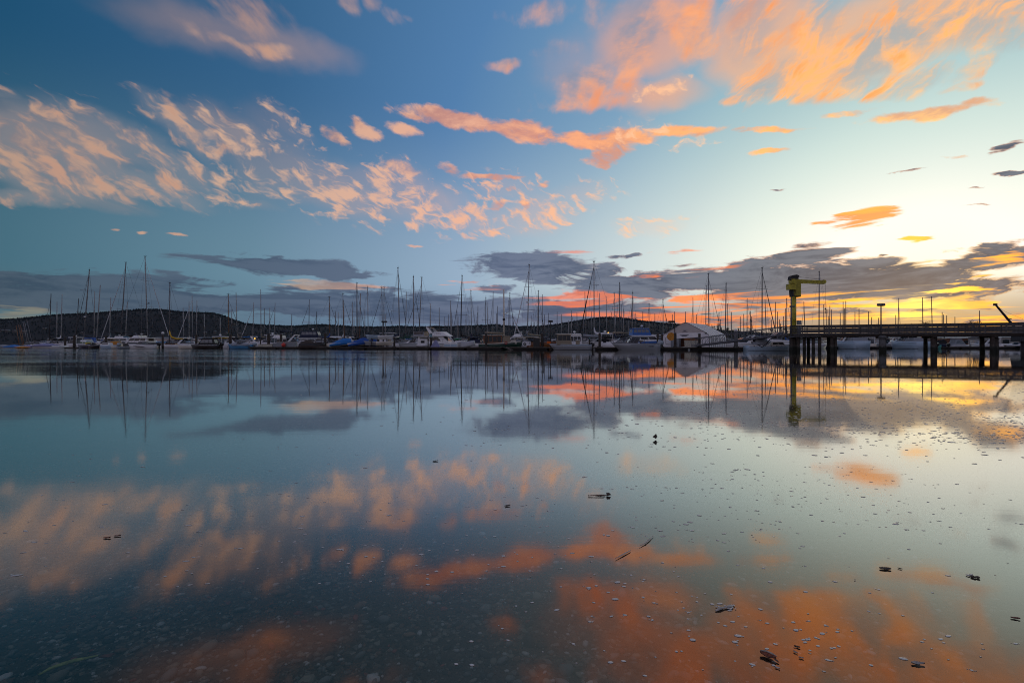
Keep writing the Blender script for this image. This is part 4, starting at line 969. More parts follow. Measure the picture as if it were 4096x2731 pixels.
# left end
for k, (px, D, L, yaw, c, lab) in enumerate([(22, 106, 4.2, 10, 'canvas_grey', 'grey covered dinghy at the left edge of the photo'), (58, 105, 4.0, -8, 'canvas_blue', 'dinghy under a bright blue cover left of the orange kayak'), (118, 107, 4.4, 170, 'canvas_lavender', 'dinghy under a lilac cover behind the orange kayak')]):
    root, sh, ha = boat('dinghy', lab, 'dinghy', px, D, yaw, L, 1.6, .42, 'gelcoat_white', group='covered dinghies at the left end'); cover_tent(root, -L * .48, L * .46, .42, .42, 1.66, c, peak=.45, seed=k)
mb = MB(); mb.path([(-1.7, 0, .16), (-1.0, 0, .16), (0, 0, .16), (1.0, 0, .17), (1.7, 0, .24)], [.05, .28, .34, .26, .04], 9, 0, .62)
kk = mb.build('kayak', 'orange_paint', None, True, (X(90, 101), 101, .1)); tag(kk, 'orange kayak at the left end of the marina', 'kayak')
for k, (xb, xt, yt, D, m) in enumerate([(78, 65, 1302, 110, 'mast_wood'), (92, 74, 1298, 111, 'mast_wood'), (97, 82, 1300, 112, 'mast_wood'), (112, 92, 1286, 109, 'aluminium'), (119, 99, 1287, 113, 'aluminium'), (132, 107, 1279, 110, 'aluminium')]):
    root, sh, ha = boat('dinghy', ['brown', 'brown', 'brown', 'silver', 'silver', 'silver'][k] + ' masted dinghy leaning left, %s of six at the left end' % ORD[k], 'dinghy', xb, D, 90 + 8 * k, 4.0, 1.5, .4, 'gelcoat_white', group='dinghies with leaning masts')
    dxw = X(xt, D) - X(xb, D); a = -R(90 + 8 * k); zt = Z(yt, D)
    mb = MB(); mb.tube((0, 0, .3), (dxw * math.cos(a), dxw * math.sin(a), zt), .075, .055); mb.build('mast', m, root, True)
    mb = MB(); mb.tube((0, 0, .9), (-1.7, 0, .95), .05); mb.build('boom', m, root)
root, sh, ha = boat('sloop', 'long low white sloop under a lavender cover beside the stout pile', 'sailing boat', 192, front(192) + .8, 180, 7.6, 2.3, .62, 'gelcoat_white'); cover_tent(root, -1.8, 3.6, .66, .5, 2.3, 'canvas_lavender', peak=.4, lump=.06, seed=3); stripe(root, 7.6, sh, ha, 'sign_blue', .72, .07)
runabout('navy hulled launch with a yellow gear bin on deck', 341, front(341) + .3, 180, 3.1, 1.5, .8, 'gelcoat_navy', None, 'outboard_black', screen=False, name='launch')
mb = MB(); mb.box((0, 0, .3), (.62, .5, .55)); kk = mb.build('gear_bin', 'yellow_gear', None, False, (X(352, front(341) + .3), front(341) + .3, .72)); tag(kk, 'yellow gear bin standing in the navy launch', 'bin')
runabout('plain black hulled launch right of the yellow gear bin', 380, front(380) + .6, 0, 2.0, 1.3, .7, 'gelcoat_black', None, 'outboard_black', screen=False, name='launch')
r1, sh, ha = runabout('pale blue cuddy boat with a small white cabin', 434, front(434) + .4, 180, 3.7, 1.7, .72, 'gelcoat_pale_blue', None, 'outboard_grey', screen=False, name='cuddy_boat')
house(r1, -.5, 1.3, .74, .5, 1.2, 'gelcoat_white', sf=1.0, sb=.2, cols=2, front_cols=1, back_cols=0)
root, sh, ha = boat('rowing_boat', 'little tan rowing boat left of the swoosh powerboat', 'rowing boat', 475, front(475) - .4, 235, 2.6, 1.2, .45, 'gelcoat_cream')
root, sh, ha = boat('rowing_boat', 'white inflatable tender nosing the tan rowing boat', 'rowing boat', 497, front(497) - .2, 60, 2.4, 1.3, .42, 'canvas_grey')
mb = MB(); mb.box((0, 0, .4), (1.6, .12, .75)); kk = mb.build('notice_board', 'orange_paint', None, False, (X(458, front(458) + 3), front(458) + 3, .75)); tag(kk, 'orange board on the float behind the pale blue cuddy boat', 'board')
express('cabin boat under cream canvas behind the pale blue cuddy boat', 425, front(425) + 8, 180, 6.6, 2.4, 1.0, 'gelcoat_cream', 'canvas_tan', True, False)
pw, sh, ha = runabout('white powerboat with a dark swoosh on its side', 572, front(572) + .2, 180, 5.9, 2.2, .86, 'gelcoat_white', None, 'outboard_black')
mb = MB(); mb.panel([(-.9, 0, .30), (.6, 0, .42), (1.25, 0, .62), (-.2, 0, .52)], .01, .012); mb.panel([(-1.3, 0, .28), (-.7, 0, .32), (-.2, 0, .5), (-.9, 0, .40)], .01, .012); q = mb.build('swoosh_decal', 'ink', pw); q.location = (0, 1.04, 0); q.rotation_euler = (0, 0, 0)
q2 = q.copy(); COL.objects.link(q2); q2.parent = pw; q2.location = (0, -1.06, 0)
mini_bridge('large dark windowed motor yacht behind the swoosh powerboat', 560, front(560) + 7, 175, 8.6, 3.2, 'canvas_black', 'gelcoat_black', False, 1.2)
mini_bridge('big white motor yacht with a domed mast at the left', 487, front(487) + 15, 0, 10.5, 3.6, 'canvas_black', 'gelcoat_white', False, 1.35)
express('white cruiser with pale roof behind the stout left pile', 292, front(292) + 9, 180, 6.4, 2.4, 1.0, canvas='canvas_black', hardtop=True, canvas_on=False, arch_on=False)
express('low white cruiser behind the lavender covered sloop', 165, front(165) + 12, 0, 7.4, 2.5, .9, canvas='canvas_black', arch_on=False)
runabout('black hulled runabout under a black canvas canopy', 822, front(822) + .2, 180, 5.7, 2.2, .80, 'gelcoat_black', 'canvas_black', 'outboard_black', screen=False)
root, sh, ha = boat('rowing_boat', 'cream rowing boat between yellow sail cover and black canopy', 'rowing boat', 745, front(745) + .4, 205, 2.8, 1.3, .6, 'gelcoat_cream')
runabout('turquoise blue hulled runabout with grey cover and grey outboard', 962, front(962) + .2, 180, 4.7, 1.9, .80, 'gelcoat_blue', None, 'outboard_grey', 'canvas_grey')
mb = MB(); mb.path([(-1.9, 0, 0), (-1, 0, .02), (0, 0, 0), (1.2, 0, .02), (2, 0, 0)], [.03, .22, .26, .2, .03], 8, 0, .5)
kk = mb.build('kayak', 'canvas_yellow', None, True, (X(876, front(876) + 8), front(876) + 8, 2.2)); tag(kk, 'yellow kayak on a cabin roof behind the black canopy', 'kayak')
express('cruiser carrying the yellow kayak on its roof', 868, front(868) + 8, 175, 7.0, 2.6, 1.0, canvas='canvas_black', hardtop=True, canvas_on=False, arch_on=False)
express('white cruiser with tall arch behind the brown mast pile', 930, front(930) + 13, 185, 8.0, 2.8, 1.15, canvas='canvas_black', lean=1.0)
express('cruiser with a bright blue canvas roof behind the blue runabout', 985, front(985) + 14, 180, 7.4, 2.7, 1.2, canvas='canvas_blue', arch_on=False, big=1.2)
express('cruiser with a black cover and white curved arch', 1022, front(1022) + 7, 180, 8.0, 2.8, 1.05, canvas='canvas_black', lean=1.2)
express('hardtop cruiser with a radar behind the red ball buoy', 1075, front(1075) + 5.5, 178, 7.6, 2.8, 1.15, canvas='canvas_navy', canvas_on=False, arch_on=False, hardtop=True)
mini_bridge('flybridge cruiser with navy bimini and white raked arch', 1120, front(1120) + 16, 178, 9.6, 3.3, 'canvas_navy', enclosed=False)
express('big white express cruiser with striped arch behind the grey workbox', 1180, front(1180) + 7, 2, 9.0, 3.0, 1.15, canvas='canvas_navy', lean=1.3, big=1.1, canvas_on=False)
mini_bridge('flybridge trawler with a long windowed navy enclosure', 1262, front(1262) + 14, 2, 10.5, 3.5, 'canvas_navy')
express('cruiser with a low black bimini behind the white express cruiser', 1198, front(1198) + 20, 178, 8.4, 2.9, 1.2, canvas='canvas_black', arch_on=False, big=1.2)
root, sh, ha = boat('day_sailer', 'boat wrapped in a dark brown tarpaulin on the front float', 'boat', 1250, front(1250) + .6, 12, 4.4, 1.7, .9, 'gelcoat_black'); cover_tent(root, -2.2, 2.25, .55, 1.05, 1.9, 'canvas_brown', peak=.35, lump=.12, sag=.8, seed=8)
def tarp_boat(label, px, b, yaw, tilt, L, seed, m):
    root, sh, ha = boat('sailing_dinghy', label, 'dinghy', px, front(px) + b, yaw, L, 1.5, .55, 'gelcoat_cream', group='dinghies under blue tarpaulins'); root.location.z = .62; root.rotation_euler = (R(-4), tilt, R(yaw))
    cover_tent(root, -L * .5, L * .46, .50, .75, 1.66, m, peak=.30, lump=.05, sag=.55, seed=seed)
    mb = MB(); mb.box((-1.1, 0, -.5), (.14, 1.0, .5)); mb.box((1.0, 0, -.45), (.14, 1.0, .4)); mb.build('cradle', 'dock_wood', root); return root
tarp_boat('dinghy under a sky blue tarpaulin, left of the two on the float', 1362, .8, 196, R(8), 3.9, 12, 'canvas_blue')
tarp_boat('dinghy under a deep blue tarpaulin, right of the two on the float', 1434, .8, 192, R(9), 3.7, 14, 'canvas_royal')
# dinghy rack
rk = thing('dinghy_rack', 'two level timber rack stacked with dinghies by the lamp post', 'rack', (X(1522, front(1522) + .9), front(1522) + .9, .42), 0)
for sx in (-1.5, 1.2):
    for sy in (-.4, .4):
        mb = MB(); mb.box((sx, sy, .75), (.12, .12, 1.5)); mb.build('rack_post', 'dock_wood', rk)
for sx in (-1.5, 1.2):
    for z in (.25, 1.42):
        mb = MB(); mb.box((sx, 0, z), (.10, 1.5, .10)); mb.build('rack_beam', 'dock_wood', rk)
for (px, z, L, yaw, m, lab) in [(1490, 1.72, 2.5, 178, 'gelcoat_pale_blue', 'pale blue dinghy on the upper level of the rack'), (1544, 1.66, 2.7, 4, 'gelcoat_white', 'white pointed dinghy upside down on the upper level of the rack'), (1496, .62, 3.6, 183, 'gelcoat_grey', 'grey dinghy with a sagging cover on the lower rack level'), (1541, .58, 3.0, 3, 'gelcoat_cream', 'cream yellow dinghy on the lower right of the rack')]:
    root, sh, ha = boat('dinghy', lab, 'dinghy', px, front(px) + .8, yaw, L, 1.2, .32, m, m, m, group='dinghies on the rack'); root.location.z = .42 + z
    mb = MB(); mb.box((0, 0, .30), (.22, .9, .05)); mb.build('thwart', 'dock_wood', root)
# workboxes on the float
def crate(name, label, cat, px, b, size, m, z=.44, yaw=0, lid='box_white', group=None):
    D = front(px) + b; root = thing(name, label, cat, (X(px, D), D, z), yaw, group)
    mb = MB(); mb.box((0, 0, size[2] / 2), size, taper=1.0); mb.build('body', m, root); mb = MB(); mb.box((0, 0, size[2] + .035), (size[0] + .06, size[1] + .06, .07), taper=.95); mb.build('lid', lid, root); return root
crate('dock_box', 'low cream dock box right of the blue runabout', 'box', 1064, .5, (2.6, .6, .42), 'bin_cream', lid='dock_edge')
crate('dock_box', 'grey green dock box behind the red ball buoy', 'box', 1112, 1.4, (1.6, .8, .62), 'box_grey', lid='box_grey')
crate('work_box', 'large grey workbox with a pale top right of the buoy', 'box', 1148, 1.2, (3.4, 1.0, .85), 'box_grey', lid='dock_edge')
mb = MB(); mb.ball((0, 0, .38), .37, 0, 12, 8); mb.tube((0, 0, .72), (0, 0, .85), .06)
kk = mb.build('ball_buoy', 'buoy_red', None, True, (X(1134, front(1134) + .1), front(1134) + .1, .40)); tag(kk, 'round red ball buoy on the front float', 'buoy')
crate('dock_box', 'small white and blue box left of the first blue tarpaulin', 'box', 1327, .9, (.75, .6, .55), 'sign_blue')
def dock_step(label, px):
    D = front(px) + .55; root = thing('dock_step', label, 'box', (X(px, D), D, .44), 0, 'white moulded dock boxes')
    for k, (x0_, x1_, hh_) in enumerate([(-.6, .6, .5)]):
        mb = MB(); mb.prism([(-.6, 0), (.6, 0), (.52, .62), (.18, .84), (-.10, .80), (-.56, .52)], -.4, .4); mb.build('shell', 'gelcoat_white', root)
        mb = MB(); mb.box((0, -.41, .26), (1.0, .02, .40)); mb.build('front_panel', 'gelcoat_pale_blue', root)
    return root
dock_step('white moulded dock box in front of the yacht, left of the pair', 1790); dock_step('white moulded dock box in front of the yacht, right of the pair', 1816)
# the white express cruiser left of the yacht and its tender
ec, sh, ha = express('white express cruiser with grey green hull left of the flybridge yacht', 1650, front(1650) + 3.2, 178, 5.0, 2.3, 1.0, 'gelcoat_grey', 'canvas_white', False, False)
cover_tent(ec, -2.2, 1.6, 1.05, .34, 2.1, 'canvas_white', peak=.5, seed=5)
kk = crate('console_tender', 'white centre console tender at the dark post', 'boat', 1690, .9, (1.5, .9, 1.1), 'gelcoat_white', .6, 0, 'gelcoat_white'); windows(kk, ((-.75, -.45, 0), (.75, -.45, 0), (.75, -.45, 1.1), (-.75, -.45, 1.1)), 1, .45, .8, 'dark_glass', u0=.35, u1=.8)
mb = MB(); mb.path([(-.9, -.5, .1), (-.3, -.62, .05), (.5, -.6, .05), (1.1, -.3, .15)], [.18, .24, .24, .12], 8); mb.build('inflated_tube', 'canvas_white', kk, True)
mb = MB(); mb.loft([[(-.75, -.5, 0), (.75, -.5, 0), (.75, .5, 0), (-.75, .5, 0)], [(-.1, -.12, 1.15), (.2, -.12, 1.15), (.2, .12, 1.15), (-.1, .12, 1.15)]])
kk = mb.build('covered_cart', 'canvas_lavender', None, False, (X(1742, front(1742) + .9), front(1742) + .9, .44)); tag(kk, 'small pointed lilac cover right of the pile with a sign', 'cover')
root, sh, ha = boat('tender', 'upturned grey tender right of the moulded dock boxes', 'dinghy', 1868, front(1868) + .9, 170, 2.6, 1.3, .5, 'gelcoat_grey', 'gelcoat_grey', 'gelcoat_grey'); root.location.z = 1.0; root.rotation_euler = (R(180), R(6), R(170))
mini_bridge('distant white flybridge cruiser behind the dinghy rack lamp', 1535, front(1535) + 34, 178, 12.0, 3.9, 'canvas_white', enclosed=False, F=1.7)
express('white cruiser with two satellite domes right behind the yacht', 1822, front(1822) + 22, 20, 7.5, 2.8, 1.3, canvas='canvas_white', arch_on=True, canvas_on=False, big=1.3)
# green trawler
D = front(2000) + 4.0
tw, sh, ha = boat('trawler_yacht', 'dark green hulled wooden trawler with cream deckhouse and red life ring', 'trawler', 2003, D, 0, 7.4, 2.7, .92, 'gelcoat_green', rise=.55, stern=.8, rake=.06)
stripe(tw, 7.4, sh, ha, 'gelcoat_cream', .97, .16, name='bulwark')
house(tw, -2.9, .3, .9, 1.45, 2.1, 'varnish', sf=.05, sb=0, tw=.95, cols=4, front_cols=0, back_cols=2, v0=.25, v1=.9, glass='dark_glass', roof='gelcoat_cream', over=.25)
house(tw, .35, 1.7, .9, 1.28, 1.8, 'canvas_tan', sf=.1, sb=0, tw=.95, cols=0, front_cols=2, back_cols=0, name='canvas_shelter', roof='canvas_tan', over=.05)
house(tw, 1.7, 2.7, .95, .62, 1.5, 'gelcoat_cream', sf=.3, sb=0, cols=2, front_cols=1, back_cols=0, v0=.35, v1=.75, name='forward_cabin')
zt = Z(1000 + 545 / ZK, D); mb = MB(); mb.path([(.55, .2, 1.9), (.5, .2, zt)], [.15, .12], 8); mst = mb.build('mast', 'gelcoat_cream', tw, True)
z = Z(1000 + 880 / ZK, D); mb = MB(); mb.box((.9, .2, z), (.7, .35, .12), ry=-.5); mb.tube((.55, .2, z - .2), (.9, .2, z), .05); mb.build('radar_scanner', 'gelcoat_white', mst); mb = MB(); mb.box((.52, .0, z - 1.05), (.42, .3, .32)); mb.build('light_box', 'steel_dark', mst)
z = Z(1000 + 928 / ZK, D); mb = MB(); mb.tube((.5, -.9, z), (.5, 1.2, z + .1), .035); mb.build('spreader', 'gelcoat_cream', mst)
mb = MB(); mb.path([(.4, .1, 2.75), (-1.0, .05, 2.80), (-2.7, 0, 2.86)], [.14, .17, .13], 7); mb.build('boom_roll', 'canvas_tan', tw, True)
mb = MB(); mb.path([(.20 * math.cos(a), 0, .20 * math.sin(a)) for a in [k * math.pi / 6 for k in range(13)]], .065, 6); lr = mb.build('life_ring', 'red_paint', None, True, (X(2024, D - 1.30), D - 1.36, Z(1371, D))); tag(lr, 'red life ring hanging on the side of the green trawler', 'life ring')
mb = MB(); mb.path([(4.3, 0, 1.0), (3.0, .1, 3.2), (2.0, .15, 5.8)], [.05, .10, .05], 6); mb.build('furled_sail', 'sail_roll', tw, True)
mini_bridge('white pilothouse cruiser with a dark roof right behind the trawler', 2075, front(2075) + 13, 178, 9.0, 3.2, 'canvas_black', enclosed=False)
# ramp boards lying over the float edge, cart 3
for k, (dx, lab) in enumerate([(0, 'pale loose board sloping off the float, left of a pair'), (.35, 'pale loose board sloping off the float, right of a pair')]):
    D = front(2030) - .3; mb = MB(); mb.box((0, 0, 0), (1.25, .16, .05), ry=R(22)); kk = mb.build('loose_board', 'dock_edge', None, False, (X(2034, D) + dx - .2, D + k * .1, .22)); tag(kk, lab, 'board', 'loose boards at the float end')
D = front(2106) + 1.2
ct = thing('dock_cart', 'white dock cart numbered 3 with a dark wheel, right of the trawler', 'cart', (X(2106, D), D, .46), 0)
mb = MB(); mb.box((0, 0, .52), (1.30, .75, .66)); mb.build('body', 'box_white', ct); mb = MB(); mb.box((.05, 0, .9), (1.1, .6, .10)); mb.build('lid', 'box_grey', ct)
mb = MB(); mb.path([(.17 * math.cos(k * math.pi / 6), 0, .17 * math.sin(k * math.pi / 6)) for k in range(13)], .06, 6); q = mb.build('wheel', 'outboard_black', ct, True); q.location = (-.30, -.42, .45)
mb = MB(); mb.path([(-.09, 0, .17), (.03, 0, .20), (.10, 0, .12), (.02, 0, .03), (.11, 0, -.06), (.03, 0, -.17), (-.10, 0, -.12)], .028, 5); q = mb.build('number_three', 'ink', ct); q.location = (.42, -.39, .55)
kk = crate('dark_bin', 'black bin left of the thick pile by the lamp post', 'bin', 2146, 1.0, (1.0, .8, 1.3), 'outboard_black', lid='outboard_black')
kk = crate('fuel_can', 'small bright orange box beside the lamp post left of the skiff', 'box', 2195, .9, (.55, .4, .28), 'orange_gear', 1.0, lid='orange_gear')
express('low varnished wooden motor boat behind the lamp post', 2188, front(2188) + 8, 2, 7.2, 2.4, 1.2, 'varnish', 'canvas_tan', False, False)
# grey skiff with wheelhouse
D = front(2283) + .3
sk, sh, ha = boat('work_skiff', 'grey flat sided skiff with a tan wheelhouse and black outboard', 'motor boat', 2280, D, 180, 6.5, 2.2, .78, 'gelcoat_grey', rise=.22, rake=.16, stern=.9); stripe(sk, 6.5, sh, ha, 'gelcoat_pale_blue', .95, .10)
house(sk, -.2, 2.1, .8, 1.62, 1.75, 'canvas_tan', sf=.06, sb=.12, tw=.92, cols=3, front_cols=2, back_cols=1, v0=.42, v1=.88, roof='gelcoat_cream', over=.22)
kk = thing('steering_console', None, None, (-1.2, 0, .75)); kk.parent = sk; mb = MB(); mb.box((0, 0, .35), (.55, .7, .7)); mb.build('pedestal', 'canvas_tan', kk); mb = MB(); mb.box((0, 0, .74), (.75, .8, .08)); mb.build('seat_top', 'gelcoat_white', kk)
outboard(sk, -3.3, 0, .55, 'outboard_black', 1.0)
express('white wheelhouse boat behind the grey skiff', 2312, front(2312) + 7, 4, 6.2, 2.5, 1.1, canvas='canvas_white', hardtop=True, canvas_on=False, arch_on=False)
rk2 = house(None or thing('wheelhouse_boat', 'white boat with tall square wheelhouse windows behind the skiff', 'motor boat', (X(2298, front(2298) + 5), front(2298) + 5, 0), 0, GM), -1.6, 1.2, .6, 1.75, 1.9, 'gelcoat_white', sf=.1, sb=.05, cols=4, v0=.45, v1=.88, roof='gelcoat_cream')
mb, sh, ha = hull_mesh(5.6, 2.2, .75); mb.build('hull', ['gelcoat_white', 'antifoul', 'deck_grey'], rk2.parent, True)
# cruiser with inflatable
cz, sh, ha = express('white cruiser carrying a grey inflatable on its bow', 2400, front(2400) + 6.5, 178, 8.2, 2.8, 1.12, canvas='canvas_white', canvas_on=False, arch_on=False, hardtop=True)
mb = MB(); mb.path([(-1.3, -.5, 0), (-.4, -.6, .02), (.6, -.55, .1), (1.2, 0, .2), (.6, .55, .1), (-.4, .6, .02), (-1.3, .5, 0)], .24, 8); kk = mb.build('inflatable', 'canvas_grey', None, True, (X(2366, front(2366) + 4.5), front(2366) + 4.5, 2.1)); kk.rotation_euler = (0, 0, R(180)); tag(kk, 'grey inflatable dinghy resting on the white cruiser', 'dinghy')
express('dark windowed cruiser with a long beige roof left of the jet boat', 2478, front(2478) + 6, 178, 6.2, 2.5, 1.05, canvas='canvas_black', canvas_on=True, arch_on=False, big=1.05)
mb = MB(); mb.path([(-1.6, 0, 0), (-.8, 0, .03), (.6, 0, .02), (1.5, 0, -.02)], [.10, .24, .25, .10], 8, 0, .6); kk = mb.build('rolled_cover', 'canvas_tan', None, True, (X(2474, front(2474) + 6), front(2474) + 6, 2.72)); tag(kk, 'rolled beige cover on the dark windowed cruiser', 'cover')
# jet boat
D = front(2540) - .4
jb, sh, ha = boat('jet_boat', 'bare aluminium jet boat with a silver outboard, bow to the left', 'motor boat', 2537, D, 180, 7.2, 2.3, .95, 'gelcoat_grey', 'gelcoat_grey', rise=.25, rake=.24, full=2.6, stern=.92); stripe(jb, 7.2, sh, ha, 'ink', .70, .05, .12, .6, 'side_stripe'); stripe(jb, 7.2, sh, ha, 'aluminium', .97, .08)
house(jb, -.3, 1.3, .98, .80, 1.9, 'clear_vinyl', sf=1.0, sb=-.5, tw=.86, cols=2, front_cols=3, back_cols=0, v0=.1, v1=.92, name='windscreen')
mb = MB(); mb.box((-.55, 0, 1.98), (2.6, 1.9, .16)); mb.build('rolled_top', 'canvas_grey', jb)
mb = MB()
for sy in (-1, 1): mb.tube((.9, sy * .95, 1.05), (.45, sy * .92, 1.98), .035); mb.tube((-1.8, sy * .95, 1.0), (-1.75, sy * .92, 1.98), .035)
mb.build('top_frame', 'aluminium', jb)
kk = thing('helm_seat', None, None, (-.9, .3, .9)); kk.parent = jb; mb = MB(); mb.tube((0, 0, 0), (0, 0, .3), .1); mb.build('seat_post', 'steel_dark', kk); mb = MB(); mb.box((0, 0, .42), (.6, .6, .22), taper=1.1); mb.build('cushion', 'canvas_tan', kk); mb = MB(); mb.box((0, 0, .55), (.62, .62, .04)); mb.build('seat_trim', 'gelcoat_white', kk)
outboard(jb, -3.65, 0, .78, 'outboard_grey', 1.25, R(-8)); bow_rail(jb, 7.2, sh, ha, .72, .3)
mb = MB()
for k in range(5): mb.box((-2.55 + k * .16, 0, .55), (.12, .02, .13 if k % 2 else .10))
q = mb.build('hull_lettering', 'ink', jb); q.location = (0, 1.10, 0)
# blue trawler yacht
tb = mini_bridge('blue hulled trawler yacht with a blue canvas flybridge enclosure', 2578, front(2578) + 11, 2, 9.2, 3.3, 'royal_blue', 'royal_blue', True, 1.25)
express('white cruiser with a radar between blue trawler and tent', 2618, front(2618) + 18, 90, 8, 2.9, 1.2, canvas='canvas_white', arch_on=True, canvas_on=False)
# light blue sloop under the gangway
D = 64.5
ls, sh, ha = boat('sloop', 'light blue hulled sloop with a white slotted rail under the gangway', 'sailing boat', 3076, D, 0, 6.2, 2.0, .62, 'gelcoat_pale_blue'); stripe(ls, 6.2, sh, ha, 'ink', .93, .10)
for k in range(8):
    mb = MB(); mb.box((-2.85 + k * .74, -1.02 + .012 * k * k * (.35 if k > 4 else 0), .62), (.58, .03, .07)); mb.build('toe_rail', 'gelcoat_white', ls)
mb = MB(); mb.path([(-2.4, -.45, .95), (-1.6, -.55, .92), (-.6, -.55, .92), (.0, -.3, 1.2)], [.16, .2, .2, .12], 8); mb.loft([[(-2.2, -.5, .9), (-.3, -.5, .9), (-.3, .5, .9), (-2.2, .5, .9)], [(-1.8, -.4, 1.55), (-.5, -.4, 1.65), (-.5, .4, 1.65), (-1.8, .4, 1.55)]])
q = mb.build('inflatable', 'canvas_grey', None, True); q.matrix_world = ls.matrix_basis.copy(); tag(q, 'grey inflatable lashed on the deck of the light blue sloop', 'dinghy')
house(ls, .1, 2.0, .64, .5, 1.2, 'gelcoat_cream', sf=.8, sb=.1, cols=2, front_cols=0, back_cols=0)
express('white cruiser with a clear framed canopy behind the gangway', 3092, front(3000) + 16, 178, 7.6, 2.8, 1.5, canvas='canvas_black', canvas_on=False, arch_on=False, big=1.5)
express('white cruiser with slatted rails left of the gangway pile', 2965, front(2965) + 20, 178, 7.6, 2.8, 1.1, canvas='canvas_white', arch_on=True, canvas_on=False)
# boats seen under the pier
for (px, D, yaw, fn, kw) in [(3265, 104, 30, express, dict(label='white cruiser at the left end under the pier', hull='gelcoat_white', canvas='canvas_grey', arch_on=False)), (3395, 101, 88, express, dict(label='wide white cruiser stern on under the pier, left of the lamp pile', hull='gelcoat_pale_blue', canvas='canvas_grey', B=4.0, F=1.5)),
                             (3470, 108, 60, express, dict(label='white boat with raked yellow lit wheelhouse left of the lamp pile', hull='gelcoat_cream', canvas='canvas_black', hardtop=True, canvas_on=False)), (3560, 108, 100, express, dict(label='dark cruiser right beside the concrete lamp pile', hull='gelcoat_grey', canvas='canvas_brown')),
                             (3625, 98, 90, express, dict(label='broad pale blue sterned cruiser under the middle of the pier', hull='gelcoat_pale_blue', canvas='canvas_grey', B=3.6, F=1.4, arch_on=False)), (3722, 101, 70, runabout, dict(label='teal hulled runabout under the pier', hull='gelcoat_teal', motor='outboard_black', L=5.4)),
                             (3838, 103.6, 0, runabout, dict(label='pale green boat with square windows on the far float', hull='gelcoat_grey', canopy='canvas_grey', L=4.2, screen=False, motor='outboard_black')), (3950, 112, 90, express, dict(label='cruiser with a pale blue roof near the right pile pair', hull='gelcoat_white', canvas='canvas_white', hardtop=True, canvas_on=False)),
                             (4075, 100, 95, runabout, dict(label='dark runabout at the right edge under the pier', hull='gelcoat_black', cover='canvas_white', motor='outboard_black'))]:
    fn(px=px, D=D, yaw=yaw, **kw)
# the clutter of the second rows
for (px, b, yaw, fn, kw) in [(712, 19, 178, express, dict(label='navy hulled cruiser with a black top behind the yellow sail cover', hull='gelcoat_navy', canvas='canvas_black', arch_on=False, big=1.1)), (742, 15, 4, express, dict(label='white cruiser with a thin raked arch left of the black canopy', canvas='canvas_black', lean=1.1)),
                             (228, 9, 176, express, dict(label='dark topped white cruiser left of the stout left pile', canvas='canvas_black', arch_on=False)), (1342, 8, 5, express, dict(label='pinkish cream cruiser behind the sky blue tarpaulin', hull='gelcoat_cream', canvas='canvas_brown', arch_on=False)),
                             (1408, 12, 178, express, dict(label='white cruiser with black covers between the two blue tarpaulins', canvas='canvas_black', lean=1.0)), (1462, 7, 178, runabout, dict(label='navy covered runabout right of the deep blue tarpaulin', hull='gelcoat_navy', cover='canvas_navy', motor='outboard_black', L=5.6, F=1.0)),
                             (1590, 11, 176, express, dict(label='cruiser with a green black cover left of the flybridge yacht', canvas='canvas_green', arch_on=False)), (1890, 10, 100, express, dict(label='small white cruiser with a navy hood between yacht and trawler', canvas='canvas_navy', arch_on=False)),
                             (1915, 17, 80, express, dict(label='black hooded cruiser just left of the green trawler', canvas='canvas_black', hull='gelcoat_navy', arch_on=False)), (2135, 8, 6, express, dict(label='white cruiser with tan covers behind the black bin', canvas='canvas_tan', arch_on=False)),
                             (2345, 15, 176, express, dict(label='dark covered cruiser behind the pile with the blue band', canvas='canvas_black', arch_on=False, hull='gelcoat_navy')), (2515, 17, 178, express, dict(label='navy topped cruiser between beige roofed cruiser and blue trawler', canvas='canvas_navy', lean=1.0))]:
    fn(px=px, D=front(px) + b, yaw=yaw, **kw)
# sheds on the far quay
def shed(label, pa, pb, dep, h, ridge, wall='house_wall', roof='tin_roof', D=150, wins=0):
    x0, x1 = X(pa, D), X(pb, D); w = x1 - x0; root = thing('boat_shed', label, 'building', ((x0 + x1) / 2, D, 0), 0)
    mb = MB(); mb.box((0, dep / 2, h / 2), (w, dep, h)); wl = mb.build('wall', wall, root)
    mb = MB(); mb.loft([[(-w / 2 - .3, -.3, h + .003), (-w / 2 - .3, dep / 2, h + ridge), (-w / 2 - .3, dep + .3, h + .003)], [(w / 2 + .3, -.3, h + .003), (w / 2 + .3, dep / 2, h + ridge), (w / 2 + .3, dep + .3, h + .003)]]); mb.build('roof', roof, root)
    for k in range(wins):
        mb = MB(); mb.box((-w / 2 + w * (k + .5) / wins, -.02, h * .6), (w / wins * .4, .06, h * .35)); mb.build('window', 'dark_glass', wl)
    return root
shed('long low mauve grey shed behind the yellow sail cover', 600, 830, 8, 3.4, .5, 'tent_shade', 'tin_roof', 185, 0)
shed('pale grey shed roof behind the first blue tarpaulin', 1308, 1370, 8, 3.0, .6, 'canvas_white', 'canvas_white', 150, 0)
shed('long grey boathouse seen under the right half of the pier', 3440, 3760, 10, 3.2, .8, 'house_wall', 'tin_roof', 165, 9)
shed('grey house with a pale window at the right edge under the pier', 3990, 4260, 9, 3.0, .9, 'house_wall', 'tin_roof', 140, 4)
shed('brown shed behind the right pile pair', 3780, 3960, 9, 3.0, .8, 'brick_brown', 'tin_roof', 160, 3)
